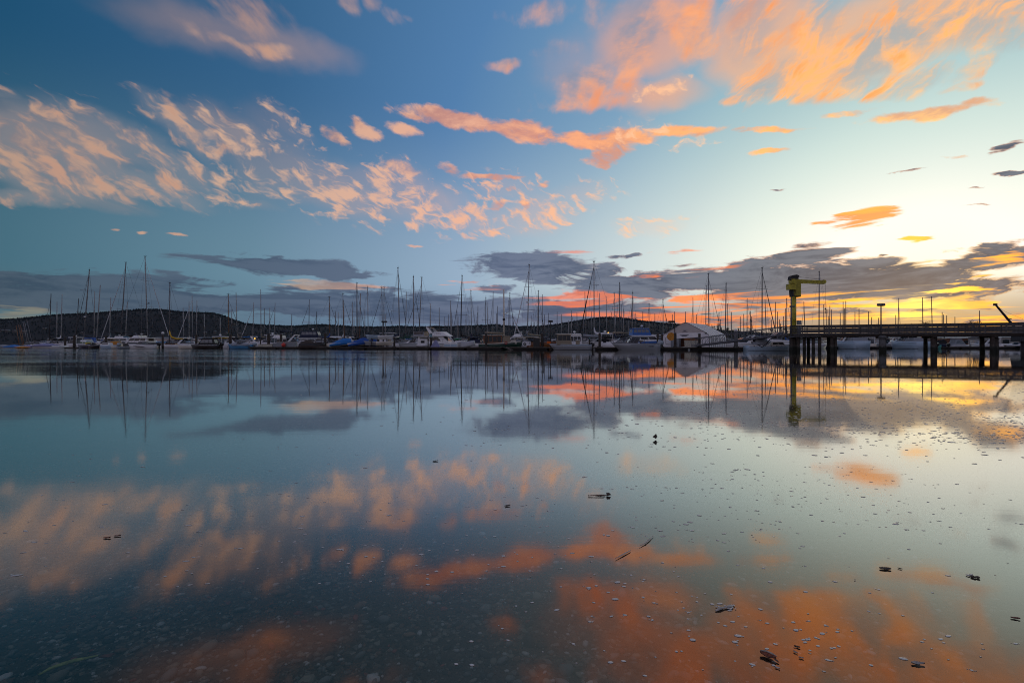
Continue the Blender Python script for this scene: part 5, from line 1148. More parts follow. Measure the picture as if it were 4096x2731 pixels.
for k, px in enumerate((2684, 3693)):
    D = front(2684) + 3 if k == 0 else 106; mb = MB(); mb.path([(0, 0, 0), (0, 0, .08)], .62, 16)
    q = mb.build('round_panel', 'orange_paint', None, False, (X(px, D), D, Z(1346 if k == 0 else 1355, D))); q.rotation_euler = (R(90), 0, 0); tag(q, ['orange round topped panel inside the left of the tent', 'orange round panel standing under the pier'][k], 'panel')
# lit lamps
for px, py, D, lab in ((2433.5, 1331.5, front(2433) + 12, 'small amber lamp glowing on a cabin roof left of the jet boat'), (1019, 1354, front(1019) + 5, 'tiny warm lamp glowing behind the blue runabout')):
    root = thing('deck_lamp', lab, 'lamp', (X(px, D), D, Z(py, D) - .12)); mb = MB(); mb.box((0, 0, 0), (.34, .3, .08)); mb.build('base', 'steel_dark', root); mb = MB(); mb.ball((0, 0, .13), .15, 0, 8, 4, .8); glow('amber_glow', (1, .55, .10), 2.2); mb.build('lens', 'amber_glow', root, True)
mat('shore_wall', (.10, .10, .10), .9)
# houses on the far left shore
for k, (px, py, w) in enumerate([(4, 1316, 13), (30, 1318, 16), (57, 1319, 12), (178, 1308, 9), (95, 1322, 10), (330, 1326, 10), (820, 1326, 10), (860, 1322, 8), (905, 1327, 10), (960, 1330, 12)]):
    D = 1500; root = thing('shore_house', ['pale house on the left shore at the photo edge', 'long pale roofed house left of the leaning masts', 'house just left of the leaning masts', 'small high house above the lavender sloop', 'house behind the leaning masts', 'house behind the navy launches', 'left house of four below the end of the big hill', 'second house below the end of the big hill', 'third house below the end of the big hill', 'fourth and right house below the end of the big hill'][k], 'house', (X(px, D), D, Z(py, D) - 8), 0, 'houses on the far shore'); root.scale = (.72, .72, .62)
    mb = MB(); mb.box((0, 0, 4), (w, 9, 9)); wl = mb.build('wall', 'shore_wall', root); mb = MB(); mb.prism([(-w / 2 - .6, 8.503), (w / 2 + .6, 8.503), (w / 2 - 2, 11.4), (-w / 2 + 2, 11.4)], -5, 5); mb.build('roof', 'tin_roof', root)
    for j in range(3): mb = MB(); mb.box((-w / 2 + w * (j + .5) / 3, -4.52, 5), (w / 6, .1, 2)); mb.build('window', 'dark_glass', wl)

# ------------------------------------------------------------------ the white boat tent
A0 = Vector((27.95, 78, .44)); ax = Vector((6.0, 7.5, 0)).normalized(); yaw_t = math.atan2(ax.y, ax.x)
tent = thing('boat_tent', 'white gabled fabric boat tent with a ribbed roof on the float', 'tent', A0, yaw_t)
TL, TW, TE, TR = 9.4, 3.75, 1.62, 3.92      # length, half width, eave (where the bend starts), ridge above the float
def tent_prof(o=0.0):               # (y, z) from left foot over the ridge to the right foot; the eaves are rounded
    return [(TW + o, 0), (TW + o, TE - .1), (TW - .10 + o, TE + .28), (TW - .42 + o * .8, TE + .62), (.45, TR - .10 + o), (0, TR + o), (-.45, TR - .10 + o), (-TW + .42 - o * .8, TE + .62), (-TW + .10 - o, TE + .28), (-TW - o, TE - .1), (-TW - o, 0)]
pr = tent_prof()
NB = 9
for k in range(NB):
    xa, xb = TL * k / NB + .02, TL * (k + 1) / NB - .02; xm = (xa + xb) / 2
    for nm, a, b_ in (('roof_panel', 2, 8), ('side_wall', 0, 2), ('side_wall', 8, 10)):
        rings = []
        for x, bulge in ((xa, 0), (xa + .16, .035), (xm, .055), (xb - .16, .035), (xb, 0)):
            q = tent_prof(bulge)[a:b_ + 1]; inner = tent_prof(bulge - .03)[a:b_ + 1]
            rings.append([(x, y, z) for y, z in q] + [(x, y, z) for y, z in reversed(inner)])
        mb = MB(); mb.loft(rings); mb.build(nm, 'tent_white', tent, False)
for k in range(NB + 1):
    x = TL * k / NB; mb = MB(); mb.path([(x, y, z) for y, z in tent_prof(.012)], .035, 5); mb.build('roof_rib', 'tent_rib', tent, True)
# gable ends: upper cloth, lower cloth with the door opening
for x, first in ((.06, True), (TL - .06, False)):
    mb = MB(); mb.loft([[(x - .015, y * .985, z) for y, z in pr[3:8]], [(x + .015, y * .985, z) for y, z in pr[3:8]]]); gb = mb.build('gable_cloth', 'tent_shade', tent)
    if first:
        mb = MB()                    # a winged mark on the gable
        for a, l_ in ((20, .55), (45, .45), (68, .32), (112, .32), (135, .45), (160, .55)):
            c, s_ = math.cos(R(a)), math.sin(R(a)); mb.loft([[(0, .04 * s_, -.04 * c), (0, -.04 * s_, .04 * c), (0, c * l_, s_ * l_ * .8)], [(-.01, .04 * s_, -.04 * c), (-.01, -.04 * s_, .04 * c), (-.01, c * l_, s_ * l_ * .8)]])
        mb.box((-.005, 0, -.10), (.01, 1.0, .06)); q = mb.build('emblem', 'emblem_grey', gb); q.location = (x - .02, .1, 2.55)
        mb = MB(); mb.loft([[(-.01 * e, y, z) for y, z in ((.85, .0), (.3, -.34), (-.3, -.34), (-.85, 0), (-.5, -.06), (0, -.04), (.5, -.06))] for e in (0, 1)]); q = mb.build('dark_mark', 'emblem_grey', gb); q.location = (x - .05, .15, 2.02)
    else:
        mb = MB(); mb.box((x, 0, 1.1), (.03, TW * 1.95, 2.2)); mb.build('end_wall', 'tent_shade', tent)
    if first:
        mb = MB(); mb.loft([[(x - .03, y, z) for y, z in ((TW * .98, 0), (TW * .98, 2.15), (1.55, 2.2), (1.55, 0))], [(x + .01, y, z) for y, z in ((TW * .98, 0), (TW * .98, 2.15), (1.55, 2.2), (1.55, 0))]]); lw = mb.build('front_wall', 'tent_white', tent)
        mb = MB(); mb.path([(0, 3.2, .45), (0, 1.9, .40), (0, 1.8, .5), (0, 1.8, 1.55), (0, 1.95, 1.65), (0, 3.1, 1.6), (0, 3.25, 1.5), (0, 3.2, .45)], .03, 4); q = mb.build('window_seam', 'tent_rib', lw); q.location = (x - .045, 0, 0)
        mb = MB(); mb.loft([[(x - .05, y, z) for y, z in ((1.5, 1.35), (1.5, 2.24), (-3.0, 2.30), (-3.2, 1.75), (-1.5, 1.50))], [(x - .01, y, z) for y, z in ((1.5, 1.35), (1.5, 2.24), (-3.0, 2.30), (-3.2, 1.75), (-1.5, 1.50))]]); mb.build('rolled_flap', 'tent_white', tent)
        mb = MB(); mb.box((x + .6, -.6, .9), (.05, 4.2, 1.7)); mb.build('inner_wall', 'brick_brown', tent)
        mb = MB(); mb.loft([[(x - .03, y, z) for y, z in ((-2.3, 0), (-2.3, 1.9), (-TW * .98, 2.1), (-TW * .98, 0))], [(x + .01, y, z) for y, z in ((-2.3, 0), (-2.3, 1.9), (-TW * .98, 2.1), (-TW * .98, 0))]]); mb.build('front_wall', 'tent_white', tent)
def at_tent(x, y, z=0): return A0 + Matrix.Rotation(yaw_t, 3, 'Z') @ Vector((x, y, z))
for nm, lab, cat, x, y, size, m, lid in (('locker', 'grey metal locker at the left of the tent door', 'locker', -.55, 1.35, (.7, 1.35, 1.25), 'box_grey', 'box_grey'), ('fish_bin', 'cream coloured open bin in front of the tent door', 'bin', -.8, -1.2, (1.0, 1.7, .95), 'bin_cream', 'bin_cream'), ('wooden_crate', 'brown wooden crate inside the tent door', 'crate', .25, -1.0, (.5, 2.2, 1.35), 'varnish', 'varnish')):
    root = thing(nm, lab, cat, at_tent(x, y), yaw_t)
    mb = MB(); mb.box((0, 0, size[2] / 2), size, taper=1.06); mb.build('body', m, root); mb = MB(); mb.box((0, 0, size[2] + .04), (size[0] * 1.12, size[1] * 1.1, .07)); mb.build('rim', lid, root)

# ------------------------------------------------------------------ the pier
P0 = Vector((34.45, 60.0, 0)); P1 = Vector((54.7, 51.7, 0)); pd = (P1 - P0).normalized(); pyaw = math.atan2(pd.y, pd.x)
PLEN, PWID, PZ = 46.0, 3.4, 2.0
pier = thing('pier', 'grey timber pier with board railings on dark piles', 'pier', P0, pyaw)
def pxp(px):                        # where the line of sight at px meets the pier's front edge, as distance along it
    k = (px - CX) / FPX
    return (k * P0.y - P0.x) / (pd.x - k * pd.y)
mb = MB(); mb.box((PLEN / 2, .10, 1.84), (PLEN, .20, .26)); mb.build('edge_beam', 'pier_beam', pier)
mb = MB(); mb.box((PLEN / 2, PWID - .1, 1.84), (PLEN, .20, .26)); mb.build('edge_beam', 'pier_beam', pier)
mb = MB(); mb.box((PLEN / 2, PWID / 2, 1.80), (PLEN - .1, .25, .20)); mb.build('middle_beam', 'pier_beam', pier)
mb = MB()
for k in range(int(PLEN / .16)): mb.box((.08 + k * .16, PWID / 2, 1.99 + .004 * (k % 3)), (.145, PWID, .045))
tag(mb.build('deck_planks', 'pier_wood', pier), kind='stuff')
BAY = 1.82
rail_f = thing('front_railing', None, None, (0, -.02, 0)); rail_f.parent = pier
rail_b = thing('rear_railing', None, None, (0, PWID - .1, 0)); rail_b.parent = pier
nb = int(PLEN / BAY)
bmesh_cache = {}
def board(parent, name, c, d, m='pier_wood', ry=0.0):
    key = (tuple(round(v, 3) for v in d), m)
    if key not in bmesh_cache:
        mb = MB(); mb.box((0, 0, 0), d); o = mb.build(name, m, parent); bmesh_cache[key] = o.data
    else:
        o = bpy.data.objects.new(name, bmesh_cache[key]); COL.objects.link(o); o.parent = parent
    o.location = c; o.rotation_euler = (0, ry, 0); return o
rp = random.Random(31)
for k in range(nb + 1):
    board(rail_f, 'post', (k * BAY + .06, .10, 2.56), (.10, .09, 1.16)); board(rail_b, 'post', (k * BAY + .06, 0, 2.56), (.10, .09, 1.16))
for k in range(nb):
    xc = k * BAY + BAY / 2 + .06; w = BAY - .015
    solid = k >= 2
    zs = [(2.08, .205), (2.30, .205), (2.52, .205)] if solid else [(2.08, .17), (2.31, .15), (2.54, .15)]
    for z, h_ in zs: board(rail_f, 'board', (xc, rp.uniform(-.004, .004), z + rp.uniform(-.006, .006)), (w, .04, h_))
    for z, h_ in ([(2.695, .15), (2.862, .15), (2.990, .07)] if solid else [(2.76, .12), (2.93, .09)]): board(rail_f, 'board', (xc, 0, z + rp.uniform(-.006, .006)), (w, .04, h_))
    board(rail_f, 'cap_rail', (xc, .05, 3.13), (w, .20, .075)); board(rail_f, 'board', (xc, 0, 3.055), (w, .04, .07))
    for z in (2.2, 2.5, 2.8, 3.02): board(rail_b, 'board', (xc, 0, z), (w, .04, .10))
    board(rail_b, 'cap_rail', (xc, 0, 3.13), (w, .16, .07))
def pier_pile(px, y=.3, r_=.19, px2=None):
    x = pxp(px); mb = MB(); mb.path([(0, 0, -2.2), (.01, 0, 0), (.0, 0, 1.72)], [r_ * 1.1, r_ * 1.05, r_ * .95], 10); o = mb.build('pile', 'pile_wood', pier, True); o.location = (x, y, 0); o.rotation_euler = (rp.uniform(-.02, .02), rp.uniform(-.025, .025), rp.uniform(0, 6)); return o
for px, y, r_ in ((3168, .25, .20), (3180, .5, .2), (3194, .3, .2), (3172, 1.6, .2), (3190, 2.4, .2), (3221, .6, .18), (3255, .3, .18), (3280, .3, .18), (3330, .25, .19), (3344, .45, .19), (3252, 2.9, .19), (3336, 2.8, .19), (3546, .8, .2), (3556, 2.9, .2), (3737, .3, .24), (3748, .6, .22), (3745, 2.9, .2), (3977, .3, .24), (3993, .5, .26), (3985, 2.9, .22), (4185, .3, .24), (4200, 2.9, .22), (4420, .3, .22), (4440, 2.9, .22), (4700, .3, .22), (4720, 2.9, .22)): pier_pile(px, y, r_)
for px in (3185, 3262, 3337, 3545, 3742, 3985, 4190, 4430, 4710):
    mb = MB(); mb.box((0, PWID / 2, 1.63), (.28, PWID, .16)); o = mb.build('cross_beam', 'pier_beam', pier); o.location = (pxp(px), 0, 0)
mb = MB(); mb.tube((0, .4, 1.45), (1.5, .5, 1.70), .06); o = mb.build('brace', 'pier_wood', pier); o.location = (pxp(3200), 0, 0)
board(pier, 'landing_beam', (1.2, -.12, 1.80), (4.2, .08, .14))
def on_pier(px, y, z=0):
    v = Matrix.Rotation(pyaw, 3, 'Z') @ Vector((pxp(px), y, 0)); return Vector((P0.x + v.x, P0.y + v.y, z))
# lamp on its own concrete pile in front of the pier
lp = on_pier(3524, -.55)
root = thing('concrete_pile', 'tapered concrete pile carrying the pier lamp post', 'pile', (lp.x, lp.y, 0), 0)
mb = MB(); mb.path([(0, 0, -2.0), (0, 0, .6), (0, 0, 1.45)], [.40, .34, .27], 12); mb.build('shaft', 'concrete', root, True); mb = MB(); mb.path([(0, 0, 1.45), (0, 0, 1.55), (0, 0, 1.72), (0, 0, 1.85)], [.30, .40, .40, .22], 12); mb.build('collar', 'concrete', root, True)
flat_lamp('tall grey lamp post with twin flat heads at the pier front', 3524, lp.y, 1345, 1219, ((-.13, .42), (.14, .42)), 'steel_grey', zb=1.85)
lp2 = on_pier(3163, -.35)
root = thing('sensor_post', 'grey post with a small loudspeaker at the left end of the pier', 'post', (lp2.x, lp2.y, 1.70), 0)
H = Z(1188, lp2.y) - 1.7; mb = MB(); mb.path([(0, 0, 0), (0, 0, H * .72), (0, 0, H * .73), (0, 0, H)], [.10, .09, .07, .055], 8); mb.build('pole', 'steel_grey', root, True)
z = Z(1226, lp2.y) - 1.7; mb = MB(); mb.box((-.06, -.05, z), (.26, .22, .20)); mb.path([(.10, -.05, z), (.22, -.05, z), (.34, -.05, z)], [.07, .09, .13], 8); mb.build('loudspeaker', 'steel_grey', root); mb = MB(); mb.box((0, 0, .04), (.5, .4, .08)); mb.build('foot_plate', 'steel_grey', root)
# crane
cb = on_pier(3180, 1.3)
crane = thing('jib_crane', 'yellow jib crane with a dark motor hood standing on the pier', 'crane', (cb.x, cb.y, 2.02), 0)
D = cb.y; zc_ = lambda py: Z(py, D) - 2.02; xc_ = lambda px: X(px, D) - cb.x
mb = MB(); mb.path([(0, 0, 0), (0, 0, zc_(1186))], [.32, .315], 16); mb.build('column', 'crane_yellow', crane, True)
mb = MB(); mb.prism([(.30, .02), (.62, .02), (.33, .95)], -.03, .03); mb.build('gusset', 'crane_yellow', crane); mb = MB(); mb.box((0, 0, .02), (1.3, 1.2, .06)); mb.build('base_plate', 'crane_yellow', crane)
za, zb_ = zc_(1188), zc_(1118)
mb = MB(); mb.prism([(xc_(3168) + .1, za), (xc_(3197), za), (xc_(3197), zb_ - .35), (xc_(3190), zb_), (xc_(3160), zb_ + .03), (xc_(3161), zc_(1133)), (xc_(3174), zc_(1136)), (xc_(3174), za + .3)], -.38, .38); mb.build('head_box', 'crane_yellow', crane)
mb = MB(); mb.prism([(xc_(3161), zc_(1160)), (xc_(3168), zc_(1160)), (xc_(3168), za + .02), (xc_(3163), za + .02)], -.3, .3); mb.build('slewing_gear', 'crane_dark', crane)
mb = MB(); mb.box(((xc_(3145) + xc_(3174)) / 2, -.25, (zc_(1138) + zc_(1160)) / 2), (xc_(3174) - xc_(3145), .62, zc_(1138) - zc_(1160))); mb.build('counter_box', 'crane_yellow', crane)
mb = MB(); mb.prism([(xc_(3155), zc_(1120)), (xc_(3188), zc_(1117)), (xc_(3188), zc_(1110)), (xc_(3191), zc_(1109)), (xc_(3191), zc_(1103)), (xc_(3187), zc_(1102)), (xc_(3182), zc_(1099.5)), (xc_(3165), zc_(1102)), (xc_(3158), zc_(1107)), (xc_(3157), zc_(1117))], -.34, .34); mb.build('motor_hood', 'crane_dark', crane)
mb = MB(); jx0, jx1 = xc_(3188), xc_(3296); mb.loft([[(jx0, -.22, zc_(1132.5)), (jx0, .22, zc_(1132.5)), (jx0, .22, zc_(1118)), (jx0, -.22, zc_(1118))], [(jx1, -.16, zc_(1136.5)), (jx1, .16, zc_(1136.5)), (jx1, .16, zc_(1123)), (jx1, -.16, zc_(1123))]]); jib = mb.build('jib', 'crane_yellow', crane)
for k in range(3):
    mb = MB(); mb.box((jx0 + (jx1 - jx0) * (.0 + .3 * k), -.225 + .018 * k, zc_(1126.5 + 1 * k)), (.14, .03, .05)); mb.build('slot', 'crane_dark', jib)
mb = MB(); mb.tube((jx1 + .0, -.12, zc_(1127)), (jx1 + .0, .12, zc_(1127)), .24, n=12); mb.build('sheave', 'crane_yellow', jib)
mb = MB(); mb.path([(xc_(3191), 0, zc_(1107)), (jx1, 0, zc_(1119.5))], .018, 4); mb.path([(jx1 + .18, 0, zc_(1127)), (jx1 + .18, 0, zc_(1232))], .014, 4); mb.build('cable', 'wire', crane)
mb = MB(); mb.ball((jx1 + .18, 0, zc_(1235)), .11, 0, 8, 5); mb.path([(jx1 + .18, 0, zc_(1239)), (jx1 + .18, 0, zc_(1249)), (jx1 + .25, 0, zc_(1252)), (jx1 + .14, 0, zc_(1254))], .03, 5); mb.build('hook_block', 'steel_dark', crane, True)
for sy in (-.13, .13):
    mb = MB(); mb.tube((sy, -.40, .1), (sy, -.40, zc_(1190)), .018, n=4); mb.build('ladder_rail', 'crane_yellow', crane)
for k in range(12):
    mb = MB(); mb.tube((-.13, -.40, .3 + k * .28), (.13, -.40, .3 + k * .28), .013, n=4); mb.build('ladder_rung', 'crane_yellow', crane)
mb = MB(); mb.tube((xc_(3176), -.40, zc_(1150)), (xc_(3176), -.40, zc_(1176)), .03, n=5); mb.path([(xc_(3168), -.40, za + .1), (xc_(3196), -.40, za + .1)], .03, 4); mb.build('head_seam', 'crane_dark', crane)
for k in range(10):
    mb = MB(); mb.tube((math.cos(k * .628) * .52, math.sin(k * .628) * .48, .05), (math.cos(k * .628) * .52, math.sin(k * .628) * .48, .11), .03, n=6); mb.build('anchor_bolt', 'crane_dark', crane)
cbx = on_pier(3203, 1.4); root = thing('control_box', 'white electric control cabinet on a stand right of the crane', 'cabinet', (cbx.x, cbx.y, 2.02), 0)
for nm, z0, z1, x0_, x1_ in (('lower_cabinet', 0.0, 1.05, -.2, .2), ('upper_cabinet', 1.25, 1.80, -.18, .24)):
    mb = MB(); mb.box(((x0_ + x1_) / 2, 0, (z0 + z1) / 2), (x1_ - x0_, .35, z1 - z0)); c = mb.build(nm, 'gelcoat_grey', root); mb = MB(); mb.box(((x0_ + x1_) / 2, -.185, (z0 + z1) / 2), (x1_ - x0_ - .08, .02, z1 - z0 - .1)); mb.build('door', 'box_grey', c)
mb = MB(); mb.path([(-.36, 0, 0), (-.36, 0, 1.8), (.0, 0, 1.8)], .03, 5); mb.path([(-.36, 0, 1.18), (.1, 0, 1.18)], .03, 5); mb.build('frame', 'steel_dark', root)
# the dark crane boom beyond the pier
D = 66.0; root = thing('mobile_crane', 'dark crane boom leaning left above the right end of the railing', 'crane', (X(4082, D), D, 0), 0)
pt = lambda px, py: Vector((X(px, D) - X(4082, D), 0, Z(py, D)))
mb = MB(); mb.path([pt(3981, 1217), pt(4041, 1288), pt(4082, 1336)], [.11, .15, .17], 6); mb.box(pt(3981, 1218), (.32, .3, .3)); mb.build('boom', 'steel_dark', root)
mb = MB(); mb.path([pt(3986, 1222), pt(4020, 1246), pt(4092, 1276)], .015, 3); mb.build('cable', 'wire', root)
mb = MB(); mb.path([pt(4027, 1279), pt(4036, 1276), pt(4047, 1275)], [.05, .09, .03], 5); mb.build('boom_light', 'steel_dark', root)
mb = MB(); mb.box((.45, 0, 1.95), (2.2, 1.5, 1.5), taper=.85); mb.build('cab', 'steel_dark', root); mb = MB(); mb.tube((.3, 0, -1), (.3, 0, 1.3), .22, n=8); mb.build('support_leg', 'steel_dark', root)
# gangway from the float up to the pier
ga, gb_ = Vector((X(2775, 71), 71.0, .52)), Vector((X(3158, 61.2), 61.2, 2.02))
gd = gb_ - ga; GLn = gd.length; gyaw = math.atan2(gd.y, gd.x); gpit = math.asin(gd.z / GLn)
gang = thing('gangway', 'long aluminium truss gangway sloping from the float up to the pier', 'gangway', ga, gyaw)
gang.rotation_euler = (0, -gpit, gyaw)
NBAY = 12
for sy in (-.62, .62):
    for z, r_ in ((0, .06), (1.12, .045), (.16, .04)):
        mb = MB(); mb.path([(0, sy, z), (GLn, sy, z)], r_, 6); mb.build('chord', 'steel_grey', gang)
    for k in range(NBAY + 1):
        mb = MB(); mb.tube((GLn * k / NBAY, sy, 0), (GLn * k / NBAY, sy, 1.12), .028, n=5); mb.build('upright', 'steel_grey', gang)
    for k in range(NBAY):
        a, b_ = (0.05, 1.08) if k < NBAY / 2 else (1.08, .05)
        mb = MB(); mb.tube((GLn * k / NBAY, sy, a), (GLn * (k + 1) / NBAY, sy, b_), .026, n=5); mb.build('diagonal_brace', 'steel_grey', gang)
mb = MB()
for k in range(int(GLn / .3)): mb.box((.15 + k * .3, 0, .05), (.28, 1.2, .04))
tag(mb.build('tread_boards', 'pier_wood', gang), kind='stuff')
mb = MB(); mb.path([(GLn * .66, -.3, -.05), (GLn * .70, -.3, -.75), (GLn * .74, -.3, -1.15), (GLn * .78, -.3, -.9), (GLn * .82, -.3, -.35), (GLn * .86, -.3, -.05)], .06, 6); q = mb.build('hose', 'rope_dark', gang, True)

# ------------------------------------------------------------------ trees near the shore behind
lm = mat('leaf_dark', (.045, .060, .040), .9, var=.5, scale=1.2); mat('leaf_mid', (.070, .075, .045), .9, var=.5, scale=1.2)
def tree(name, label, px, D, py_base, py_top, wpx, kind='round', m='leaf_dark', seed=1, group='trees on the shore behind the marina'):
    r = random.Random(seed); zb = min(Z(py_base, D), 3); H = Z(py_top, D) - zb; Wd = wpx * D / FPX
    root = thing(name, label, 'tree', (X(px, D), D, zb), 0, group)
    mb = MB(); mb.path([(0, 0, -2), (.1, 0, H * .4), (0, 0, H * (.9 if kind == 'conifer' else .7))], [H * .03, H * .022, H * .006], 6)
    tk = mb.build('trunk', 'bark', root, True)
    if kind != 'conifer':
        for k in range(5):
            a = r.uniform(0, 6.28); z0 = H * r.uniform(.25, .5); mb = MB(); mb.path([(0, 0, z0), (math.cos(a) * Wd * .2, math.sin(a) * Wd * .2, z0 + H * .15), (math.cos(a) * Wd * .36, math.sin(a) * Wd * .36, z0 + H * .32)], [H * .012, H * .008, H * .003], 5); mb.build('limb', 'bark', tk, True)
    mb = MB()
    if kind != 'bare':
        clumps = []
        for k in range(26 if kind == 'round' else 0):
            a = r.uniform(0, 6.28); u = r.uniform(.1, 1) ** .5; z = H * r.uniform(.3, .98); q = math.sin(max(0.05, (z / H - .15) / .85) * math.pi) ** .6
            clumps.append((math.cos(a) * u * Wd * .45 * q, math.sin(a) * u * Wd * .45 * q, z, Wd * r.uniform(.09, .17)))
        if kind == 'conifer':
            for k in range(16):
                z = H * (.12 + .86 * k / 16); w = Wd * .5 * (1 - k / 16.5) ** .9
                for j in range(6): a = r.uniform(0, 6.28); clumps.append((math.cos(a) * w * .6, math.sin(a) * w * .6, z - w * .12, w * .36 + .12))
        for (cx_, cy_, cz_, cr) in clumps:
            for j in range(34):
                d = Vector((r.gauss(0, 1), r.gauss(0, 1), r.gauss(0, .8))).normalized() * cr * r.uniform(.4, 1.15); c = Vector((cx_, cy_, cz_)) + d
                s_ = Wd * .028 * r.uniform(.6, 1.5); u = Vector((r.gauss(0, 1), r.gauss(0, 1), r.gauss(0, 1))).normalized(); v = u.cross(Vector((r.gauss(0, 1), r.gauss(0, 1), r.gauss(0, 1)))).normalized()
                mb.add([c - u * s_, c + v * s_ * .6, c + u * s_, c - v * s_ * .6], [(0, 1, 2, 3)])
        mb.build('crown', m, root)
    else:
        for k in range(60):
            a = r.uniform(0, 6.28); z0 = H * r.uniform(.2, .8); l_ = H * r.uniform(.15, .4); mb.path([(0, 0, z0), (math.cos(a) * l_ * .6, math.sin(a) * l_ * .6, z0 + l_ * .5), (math.cos(a) * l_, math.sin(a) * l_, z0 + l_ * .6)], [H * .012, H * .008, H * .003], 3)
        mb.build('crown', 'bark', root)
    return root
for i, (px, D, yb, yt, w, k, lab) in enumerate([(2828, 300, 1360, 1292, 34, 'conifer', 'ragged fir just behind the back corner of the tent roof'), (2850, 310, 1360, 1298, 30, 'round', 'round dark tree between the tent fir and the tall paired masts'), (2872, 300, 1360, 1291, 26, 'conifer', 'pointed fir right of the tent ridge'), (2906, 320, 1360, 1312, 42, 'round', 'broad low round tree right of the tent roof'), (2884, 330, 1360, 1305, 30, 'conifer', 'small fir left of the broad low tree'),
                                               (2953, 300, 1360, 1309, 22, 'conifer', 'narrow fir behind the gangway pile'), (2934, 330, 1360, 1318, 40, 'round', 'low round tree left of the gangway pile'), (2995, 320, 1360, 1307, 30, 'round', 'small round tree right of the gangway pile'), (3020, 340, 1360, 1316, 36, 'round', 'low round tree left of the tall black mast'), (3122, 300, 1360, 1290, 20, 'conifer', 'lone pointed fir left of the crane'), (3140, 310, 1360, 1312, 36, 'round', 'low round tree right of the lone fir'), (3085, 320, 1360, 1316, 34, 'round', 'low round tree between black mast and lone fir'),
                                               (3895, 220, 1350, 1280, 62, 'round', 'rounded bushy tree above the right part of the pier railing'), (3510, 240, 1350, 1291, 20, 'round', 'small tree top left of the pier lamp post'), (3645, 240, 1350, 1291, 14, 'round', 'tiny bush above the railing right of the lamp post')]):
    tree('conifer_tree' if k == 'conifer' else 'broadleaf_tree', lab, px, D, yb, yt, w, k, 'leaf_dark' if i != 12 else 'leaf_mid', 40 + i)
tree('bare_shrub', 'leafless twiggy shrub behind the railing near the sun', 3702, 120, 1340, 1280, 24, 'bare', 'bark', 77)
mb = MB(); xs = [X(px, 360) for px in range(2780, 7000, 60)]
mb.add([(x, 345, -.3) for x in xs] + [(x, 360, 3.0 + .8 * math.sin(i * 1.7)) for i, x in enumerate(xs)] + [(x, 420, 5.0 + math.sin(i * 2.1)) for i, x in enumerate(xs)], [(k * len(xs) + i, k * len(xs) + i + 1, (k + 1) * len(xs) + i + 1, (k + 1) * len(xs) + i) for k in range(2) for i in range(len(xs) - 1)])
tag(mb.build('shore_bank', 'hillside', None, True), 'low dark shore bank behind the pier', None, None, 'structure')

# ------------------------------------------------------------------ what floats close by
fm = bpy.data.materials.new('foam'); fm.use_nodes = True; MATS['foam'] = fm
t = NT(fm.node_tree); b = fm.node_tree.nodes['Principled BSDF']; t.put(b.inputs['Base Color'], t.mix(t.noise(t.new('ShaderNodeTexCoord').outputs['Object'], 90, 3), (.40, .37, .34), (.74, .70, .64)))
b.inputs['Roughness'].default_value = .18; b.inputs['Specular IOR Level'].default_value = .8
r = random.Random(99); mb = MB()
def fleck(x, y, s, e, a, hgt):
    n = 7; rings = []
    for q, z in ((1.0, 0.0005), (.82, hgt * .7), (.4, hgt)):
        rings.append([(x + (math.cos(2 * math.pi * k / n) * q * s * e) * math.cos(a) - math.sin(2 * math.pi * k / n) * q * s * math.sin(a), y + (math.cos(2 * math.pi * k / n) * q * s * e) * math.sin(a) + math.sin(2 * math.pi * k / n) * q * s * math.cos(a), z) for k in range(n)])
    mb.loft(rings)
from mathutils import noise as mnoise
def scatter(n, fx, fy, smin, smax, e=1.3, clump=0.0):
    k = 0
    while k < n:
        px = fx(); py = fy(px)
        D = CAM_H * FPX / (py - HY); x = X(px, D)
        if clump and r.random() < clump:           # drifts: foam gathers in streaks along the wind
            q = mnoise.noise(Vector((x * .55 / (1 + .06 * D) + .25 * D, D * 1.5 / (1 + .10 * D), 3.3))) + .5 * mnoise.noise(Vector((x * 1.7, D * 3.1, 7.7)))
            if q < .08: continue
        k += 1; s = math.exp(r.triangular(math.log(smin), math.log(smax), math.log(smin) * .65 + math.log(smax) * .35))
        fleck(x, D, s * .5, r.uniform(1.0, e * 1.3), r.uniform(-.5, .5), s * .14)
        if r.random() < .16:
            for _ in range(r.randint(1, 4)): q = s * r.uniform(.3, .6); fleck(x + r.uniform(-1.4, 1.4) * s, D + r.uniform(-.8, .8) * s, q * .5, 1.2, 0, q * .2)
scatter(2300, lambda: 4150 - abs(r.gauss(0, 900)), lambda px: 1630 + r.gauss(0, 78) + (4096 - px) * -.01, .008, .026, 1.6, .6)
scatter(560, lambda: r.triangular(1500, 4200, 3900), lambda px: r.uniform(1500, 1800), .007, .022, 1.5, .8)
scatter(400, lambda: r.triangular(900, 4200, 3300), lambda px: r.triangular(1600, 2500, 1750), .004, .015, 1.5, .85)
scatter(210, lambda: r.triangular(1300, 4200, 3300), lambda px: r.triangular(1950, 2731, 2350), .003, .014, 1.5, .85)
scatter(110, lambda: r.uniform(-50, 1500), lambda px: r.uniform(1700, 2350), .004, .014, 2.4, .5)
tag(mb.build('foam_flecks', 'foam', None, True), 'scattered foam bubbles and specks floating on the water', None, None, 'stuff')
def wpos(px, py, z=0.004):
    D = CAM_H * FPX / (py - HY); return Vector((X(px, D), D, z))
